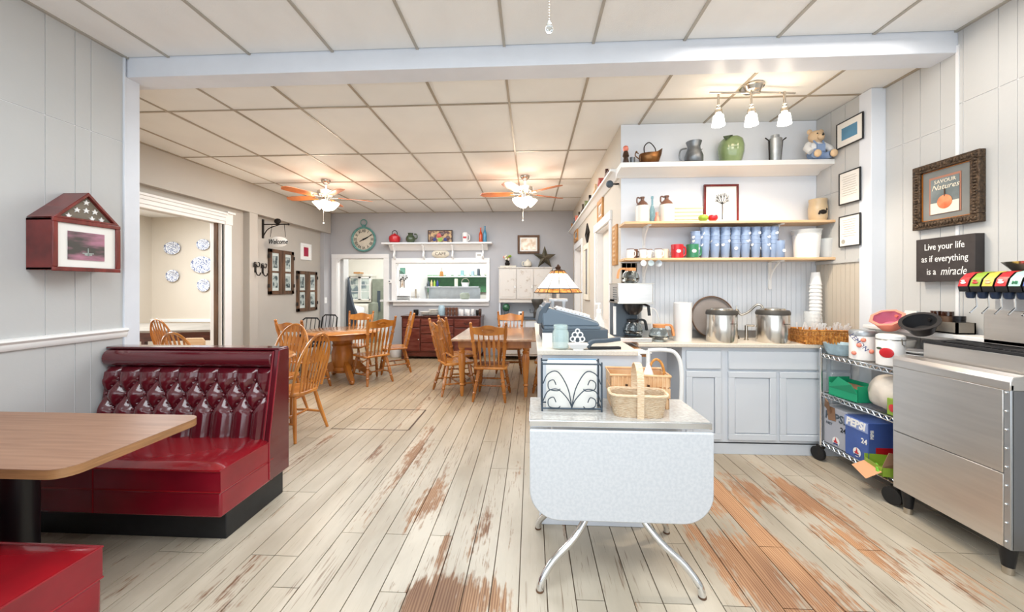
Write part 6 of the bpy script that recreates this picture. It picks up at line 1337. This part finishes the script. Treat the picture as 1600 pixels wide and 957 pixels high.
# ---------------------------------------------------------------- wire cart
t = thing('wire_cart', 'chrome wire shelf cart on casters between the worktop and the steel cabinet', 'cart', (2.51, 2.865, 0)); hx, hy = .165, .315
for sx in (-1, 1):
    for sy in (-1, 1):
        MB().tube([(sx * hx, sy * hy, .09), (sx * hx, sy * hy, .90)], .013, 10).sphere((sx * hx, sy * hy, .90), .014, 8, 5).build('post', M['chrome'], t)
        m = MB().lathe([(.045, -.014), (.055, -.012), (.055, .012), (.045, .014)], n=20); m.T = None
        m.build('caster_wheel', M['rubber'], t, loc=(sx * hx - .02, sy * hy, .055), rot=(0, PI / 2, .25)); MB().box(sx * hx - .03, sy * hy - .02, .05, sx * hx + .012, sy * hy + .02, .10).lathe([(.03, .10), (.03, .115)], (sx * hx, sy * hy, 0), 14).build('caster_fork', M['iron'], t)
for z in (.155, .55, .865):
    m = MB()
    for zz in (z - .028, z):
        m.tube([(-hx, -hy, zz), (hx, -hy, zz), (hx, hy, zz), (-hx, hy, zz)], .0045, 6, True)
    k = 0; n = 26
    for sy in (-hx, hx):
        m.tube([(sy, -hy + 2 * hy * i / n, z - (0 if i % 2 else .028)) for i in range(n + 1)], .003, 5)
    n = 14
    for sy in (-hy, hy): m.tube([(-hx + 2 * hx * i / n, sy, z - (0 if i % 2 else .028)) for i in range(n + 1)], .003, 5)
    o = m.build('shelf_edge', M['chrome'], t)
    m = MB()
    for i in range(1, 24): y = -hy + 2 * hy * i / 24; m.tube([(-hx, y, z), (hx, y, z)], .0022, 5)
    stuff(m.build('wire_deck', M['chrome'], o))
SZ = .871
b = (2.44, 3.10, SZ)
t = thing('pie_dish', 'pale blue fluted ceramic dish at the far end of the cart top', 'dish', b); m = MB(); vs = []; n = 48; pr = [(.0001, 0), (.085, 0), (.098, .03), (.108, .075), (.113, .085), (.106, .085), (.10, .075), (.08, .012), (.0001, .01)]
for j, (r, z) in enumerate(pr):
    for i in range(n): a = 2 * PI * i / n; q = r * (1 + (.02 * (i % 2) if 1 < j < 4 else 0)); vs.append((q * math.cos(a), q * math.sin(a), z))
m._add(vs, [(j * n + i, j * n + (i + 1) % n, (j + 1) * n + (i + 1) % n, (j + 1) * n + i) for j in range(len(pr) - 1) for i in range(n)]); m.build('dish', M['paleblue'], t)
CAN = [(.92, 0), (1, .03), (1, .86), (.96, .88)]
t = pot('flour_canister', 'tall white floral canister lettered lemon on the cart top', 'canister', (2.42, 2.885, SZ, .15, .205), CAN, 'floral', 30); MB().lathe([(.076, .175), (.078, .20), (.07, .215), (.0001, .22)], n=28).build('lid', M['pewter_lt'], t)
text('lettering', 'LEMON', .042, (-.062, -.045, .13), (PI / 2, .9, -PI / 2 + .9), M['navy'], t, .001)
for a, z in ((-2.5, .11), (-1.6, .07), (-2.9, .05), (-2.2, .15)): MB().sphere((.075 * math.cos(a), .075 * math.sin(a), z), .016, 10, 6, 1, 1, 1).build('printed_flower', M['peach'], t)
t = pot('apple_canister', 'white clamp-lid canister with a red apple on the cart top', 'canister', (2.43, 2.68, SZ, .148, .20), CAN, 'floral', 30)
MB().lathe([(.066, .176), (.074, .18), (.074, .20), (.06, .21), (.0001, .212)], n=28).build('lid', M['whiteplast'], t); MB().tube([(.073 * math.cos(a), .073 * math.sin(a), .174) for a in [2 * PI * i / 24 for i in range(24)]], .003, 5, True).tube([(-.0, -.078, .19), (.0, -.083, .15), (.03, -.075, .14)], .003, 5).build('wire_clamp', M['nickel'], t)
aa = math.radians(213); MB().sphere((.0, 0, 0), .034, 16, 9, 1.1, .12, 1).build('printed_apple', M['red'], t, loc=(.0735 * math.cos(aa), .0735 * math.sin(aa), .09), rotz=aa + PI / 2); MB().sphere((0, 0, 0), .014, 10, 6, 1.5, .2, .6).build('printed_leaf', M['dkgreen'], t, loc=(.074 * math.cos(aa - .55), .074 * math.sin(aa - .55), .115), rotz=aa - .5 + PI / 2)
for k in range(3):
    lb = 'white plate with a blue flower, %s from the bottom of the cart-top plates' % ORD[k]
    pot('plate', lb, 'plate', (2.56, 2.62, SZ + .05 + .02 * k, .19, .03), PLT, 'white', 30, group='plates stacked on the cart top')
t = pot('sugar_crock', 'white crock with a blue flower under the cart-top plates', 'crock', (2.56, 2.62, SZ, .14, .05), [(.95, 0), (1, .1), (1, 1), (.0001, 1)], 'white', 24); MB().sphere((-.07, 0, .025), .014, 8, 5, .3, 1, 1).build('blue_flower', M['navy'], t)
t = pot('glass_bowl', 'small cut-glass bowl beside the stacked plates on the cart', 'bowl', (2.61, 2.58, SZ, .10, .07), [(.6, 0), (.9, .3), (1, 1), (.94, 1), (.8, .3), (.0001, .1)], 'clear', 14)
t = thing('filter_pack', 'white paper filter stack behind the apple canister', 'filters', (2.60, 2.80, SZ)); MB().lathe([(.05, 0), (.085, .16), (.08, .16), (.045, .01), (.0001, .01)], n=16).build('filters', M['paper'], t)
# goods on the second shelf
def carton(name, label, loc, rz, w, d, h, mm, open_=False):
    t = thing(name, label, 'box', loc, rz)
    if open_:
        m = MB(); e = .004; m.box(-w, -d, 0, w, d, e).box(-w, -d, 0, w, -d + e, h).box(-w, d - e, 0, w, d, h * 1.15).box(-w, -d, 0, -w + e, d, h * .8).box(w - e, -d, 0, w, d, h); m.build('walls', M[mm], t)
    else: MB().box(-w, -d, 0, w, d, h).build('carton', M[mm], t, bevel=.004)
    return t
S2 = .553
t = carton('produce_box', 'bright green open cardboard box on the middle cart shelf', (2.45, 3.0, S2), .1, .085, .12, .12, 'tealbox', True); MB().hexa([(-.085, -.12, .06), (-.081, -.12, .06), (-.081, .12, .06), (-.085, .12, .06)], [(-.12, -.10, .13), (-.115, -.10, .13), (-.1, .02, .16), (-.105, .02, .16)]).build('flap', M['tealbox'], t); MB().box(-.06, -.1, .01, .06, .1, .10).build('contents', M['card'], t, bevel=.02)
t = thing('plastic_bag', 'bulky white plastic bag on the middle cart shelf', 'bag', (2.50, 2.72, S2)); m = MB(); vs = []; n = 28; mm_ = 16
for j in range(mm_ + 1):
    for i in range(n):
        ph, a = PI * j / mm_, 2 * PI * i / n; q = 1 + .09 * math.sin(3 * a + 2 * ph) + .05 * math.sin(7 * a - 3 * ph) + .03 * math.sin(13 * a + 5 * ph)
        z = .115 - .12 * math.cos(ph) * (1 + .05 * math.sin(4 * a)); vs.append((.125 * q * math.sin(ph) ** .7 * math.cos(a), .16 * q * math.sin(ph) ** .7 * math.sin(a), max(.002, z)))
m._add(vs, [(j * n + i, j * n + (i + 1) % n, (j + 1) * n + (i + 1) % n, (j + 1) * n + i) for j in range(mm_) for i in range(n)]); m.build('bag', M['bag'], t)
t = carton('fruit_box', 'green and red printed box at the near end of the middle cart shelf', (2.44, 2.60, S2), 0, .07, .04, .11, 'applegreen'); MB().sphere((-.072, 0, .05), .026, 10, 6, .15, 1, 1).build('printed_fruit', M['red'], t)
S1 = .158
t = carton('soda_case', 'silver cardboard soda case with a torn corner on the lowest cart shelf', (2.50, 3.06, S1), .03, .14, .105, .30, 'psilver')
text('lettering', 'PEPSI', .085, (-.142, 0, .225), (PI / 2, 0, -PI / 2), M['slate_dk'], t, .001, bold=.002, shear=.1); text('lettering', 'DIET', .028, (-.142, .055, .165), (PI / 2, 0, -PI / 2), M['slate_dk'], t, .001)
text('lettering', '24', .05, (-.142, -.075, .15), (PI / 2, 0, -PI / 2), M['black'], t, .001, bold=.001)
def emblem(par, x, y, z):
    g = MB().lathe([(.0001, 0), (.033, 0), (.033, .001), (.0001, .001)], n=20).build('round_emblem', M['white'], par, loc=(x, y, z), rot=(0, -PI / 2, 0)); MB().prism([(-.02, -.005), (-.008, .0), (0, .028), (.008, .0), (.02, -.005), (.012, -.014), (-.012, -.014)], -.002, -.001, 'y').build('emblem_crown', M['red'], par, loc=(x - .0015, y, z + .004), rotz=-PI / 2); MB().box(-.02, -.002, -.026, .02, -.001, -.014).build('emblem_band', M['navy'], par, loc=(x - .0015, y, z), rotz=-PI / 2)
emblem(t, -.1415, -.01, .045)
MB().hexa([(-.15, .03, .25), (-.14, .03, .25), (-.14, .09, .29), (-.15, .09, .29)], [(-.20, .0, .35), (-.19, .0, .35), (-.16, .06, .36), (-.17, .06, .36)]).build('torn_flap', M['card'], t)
MB().prism([(-.01, .20), (.06, .19), (.08, .30), (.0, .30)], -.1435, -.1415, 'x').build('torn_hole', M['card'], t)
t = carton('soda_case', 'blue cardboard soda case with white lettering on the lowest cart shelf', (2.50, 2.85, S1), -.02, .15, .10, .29, 'pblue')
MB().box(-.154, -.10, .215, -.151, .10, .285).build('pale_band', M['palepanel'], t)
text('lettering', 'PEPSI', .074, (-.155, .002, .25), (PI / 2, 0, -PI / 2), M['white'], t, .001, bold=.003, shear=.15); text('lettering', '24', .05, (-.153, -.07, .15), (PI / 2, 0, -PI / 2), M['white'], t, .001, bold=.001); emblem(t, -.1525, -.01, .05)
m = MB(); m.box(-.10, -.102, .06, .10, -.10, .12); m.build('side_print', M['red'], t); text('lettering', 'PEPSI', .028, (-.125, -.102, .21), (PI / 2, -PI / 2, 0), M['white'], t, .001, bold=.001)
t = carton('torn_box', 'torn green fruit carton hanging over the near edge of the lowest cart shelf', (2.38, 2.66, S1), -.2, .07, .09, .07, 'applegreen', True)
m = MB(); m.hexa([(-.075, -.09, .03), (-.07, -.09, .03), (-.07, .09, .03), (-.075, .09, .03)], [(-.15, -.07, -.03), (-.145, -.07, -.03), (-.15, .07, .0), (-.155, .07, .0)]); m.build('flap', M['peachcard'], t); MB().hexa([(-.07, -.09, .06), (.07, -.09, .06), (.07, -.085, .06), (-.07, -.085, .06)], [(-.05, -.12, .17), (.05, -.14, .15), (.05, -.135, .15), (-.05, -.115, .17)]).build('flap', M['card'], t)
for k in range(5): MB().sphere((-.078 + .01 * k, -.06 + .02 * k, .02 + .008 * (k % 3)), .018, 8, 5, .5, 1, 1).build('printed_leaf', M['brightgreen'], t)
t = carton('snack_box', 'dark red printed box at the near end of the lowest cart shelf', (2.55, 2.60, S1), 0, .09, .04, .22, 'red'); MB().lathe([(.0001, 0), (.03, 0), (.03, .001)], n=20).build('round_print', M['white'], t, loc=(-.091, 0, .08), rot=(0, -PI / 2, 0))
# ---------------------------------------------------------------- steel ice bin and drink tower
t = thing('ice_bin', 'big brushed stainless ice bin cabinet on black feet at the right edge', 'ice bin', (2.50, 2.0, 0)); x0, x1, y0, y1 = -.20, .20, -.075, .515
m = MB().box(x0 + .004, y0, .135, x1, y1, .90); m.build('body', M['steeldk'], t)
MB().box(x0 - .004, y0 + .03, .135, x0 + .004, y1, .49).build('lower_panel', M['steel'], t, bevel=.003)
MB().box(x0 - .006, y0 + .03, .495, x0 + .004, y1, .90).build('upper_panel', M['steel'], t, bevel=.003)
MB().box(x0 - .005, y0, .135, x0 + .01, y0 + .028, .93).build('corner_post', M['steel2'], t, bevel=.003)
m = MB().prism([(x0 - .008, .90), (x0 - .008, .945), (x0 + .01, .965), (x0 + .07, .975), (x0 + .07, .90)], y0, y1, 'y'); m.build('rolled_rim', M['steel'], t, bevel=.004)
MB().box(x0 + .07, y0, .90, x1, y1, .945).build('top_deck', M['steel'], t)
MB().box(x0 + .10, y0 - .0, .945, x1, y1 - .08, 1.06).build('bin_collar', M['steel'], t, bevel=.003)
MB().box(x0 + .095, y0 - .0, 1.06, x1, y1 - .075, 1.078).build('drip_grille', M['blackmat'], t, bevel=.003)
m = MB()
for i in range(16): m.box(x0 + .10, y0 + .01 + i * .026, 1.078, x1 - .03, y0 + .018 + i * .026, 1.083)
stuff(m.build('grille_bars', M['black'], t))
for i in range(9):
    MB().sphere((x0 - .008, y0 + .016, .17 + .09 * i), .006, 8, 5).build('rivet', M['chrome'], t)
for sx in (x0 + .03, x1 - .03):
    for sy in (y0 + .04, y1 - .06):
        l = MB().lathe([(.022, .035), (.034, .135)], (sx, sy, 0), 16).build('foot', M['black'], t); MB().lathe([(.021, 0), (.022, .035)], (sx, sy, 0), 14).build('foot_tip', M['nickel'], l)
t = thing('drink_tower', 'stainless fountain drink tower with coloured valve labels above the ice bin', 'drink dispenser', (2.50, 2.0, 1.083)); 
MB().box(.06, -.075, 0, .20, .27, .19).build('backsplash', M['steel'], t, bevel=.003)
MB().box(.10, -.075, .19, .20, .25, .40).build('column', M['steel2'], t)
MB().box(-.06, -.1, .285, .16, .245, .305).box(-.02, -.1, .305, .16, .245, .40).build('valve_housing', M['black'], t)
for i, (mm, s_) in enumerate((('red', 1), ('applegreen', 2), ('yellowlab', 3), ('red', 4), ('mint', 5), ('pblue', 6))):
    y = .222 - i * .056
    v = MB().prism([(-.095, .292), (-.102, .32), (-.09, .36), (-.06, .39), (-.02, .398), (-.02, .292)], y - .025, y + .025, 'y').build('valve', M['black'], t)
    m = MB(); q = [(-.1045, .322), (-.092, .361), (-.062, .392), (-.022, .401)]
    m._add([(a, y - .023, b_) for a, b_ in q] + [(a, y + .023, b_) for a, b_ in q], [(k, k + 4, k + 5, k + 1) for k in range(3)]); m.build('label', M[mm], v)
    if s_ == 5: text('lettering', 'Mi', .022, (-.101, y, .34), (math.radians(72), 0, -PI / 2), M['green'], v, .0012, bold=.0006)
    elif s_ != 6: MB().sphere((0, 0, 0), .014, 10, 6, .12, 1, .5).sphere((-.001, .004, .012), .008, 8, 5, .12, 1.3, .5).build('logo_mark', M[('white', 'red', 'pine', 'white')[s_ - 1]], v, loc=(-.1005, y, .342), rot=(0, .3, 0))
    MB().lathe([(.012, .255), (.018, .262), (.022, .29)], (-.06, y, 0), 14).build('nozzle', M['navyblack'], v)
    MB().tube([(-.035, y, .285), (-.03, y, .21), (-.065, y, .175)], .004, 6).build('lever', M['chrome'], v)
b = MB().lathe([(.10, 0), (.14, .05), (.135, .05), (.095, .005), (.0001, .004)], n=24)
t = thing('steel_bowl', 'shallow steel bowl resting on top of the drink tower', 'bowl', (2.62, 2.06, 1.483)); b.build('bowl', M['nickel'], t)
# sill box with jars
t = thing('sill_planter', 'long weathered wooden box full of jars on the right wall ledge', 'planter', (2.655, 2.63, 1.111), -PI / 2); MB().box(-.19, -.055, 0, .19, -.045, .07).box(-.19, .045, 0, .19, .055, .07).box(-.19, -.055, 0, -.18, .055, .07).box(.18, -.055, 0, .19, .055, .07).box(-.19, -.055, 0, .19, .055, .008).build('box', M['woodstain'], t)
for i, (dx, mm, lm, h, lb) in enumerate(((-.10, 'glassblue', 'bluegrey', .10, 'glass jar with a blue lid in the ledge box'), (-.045, 'clear', 'nickel', .095, 'glass jar with a silver lid in the ledge box'), (.02, 'rustic', 'brownglass', .125, 'spice jar with a dark lid in the ledge box, left of its twin'), (.085, 'rustic', 'brownglass', .125, 'spice jar with a dark lid in the ledge box, right of its twin'), (.15, 'black', 'black', .10, 'black printed tin at the near end of the ledge box'))):
    j = thing('spice_jar', lb, 'jar', (2.655, 2.63 - dx, 1.12)); MB().lathe([(.026, 0), (.028, .01), (.028, h * .75), (.024, h * .8)], n=18).build('body', M[mm], j); MB().lathe([(.029, h * .78), (.029, h), (.0001, h)], n=18).build('lid', M[lm], j)
t = thing('paper_stack', 'white card leaning in the far end of the ledge box', 'card', (2.655, 2.80, 1.12), -PI / 2, rot=(-.1, 0, -PI / 2)); MB().hexa([(-.07, 0, 0), (.04, 0, 0), (.04, .02, 0), (-.07, .02, 0)], [(-.03, 0, .115), (.05, 0, .115), (.05, .02, .115), (-.03, .02, .115)]).build('card', M['paper'], t)
# tilted bowls in front of the ledge
for (loc, mo, mi, nn, lb, wd) in (((2.50, 2.775, 1.165), 'peach', 'pinkin', 8, 'tilted salmon pink plastic bowl in front of the ledge box', .095), ((2.49, 2.545, 1.16), 'blacktub', 'blackmat', 26, 'tilted black plastic bowl in front of the ledge box', .098)):
    t = thing('serving_bowl', lb, 'bowl', loc, 0, 'plastic bowls on the ledge', rot=(.25, -.55, 0))
    MB().lathe([(.0001, -.055), (.055, -.055), (.075, -.01), (.082, .02)], n=26, cap=False).build('outer', M[mo], t); MB().lathe([(.080, .018), (.098, .022), (.098, .028), (.078, .028)], n=nn, a0=.2, cap=False).build('rim', M[mo], t); MB().lathe([(.0001, -.045), (.05, -.045), (.070, -.005), (.079, .026)], n=26, cap=False).build('inner', M[mi], t)
    MB().tube([(.06, 0, .0), (.12, 0, -.02)], .01, 6).build('bracket', M[mo], t)
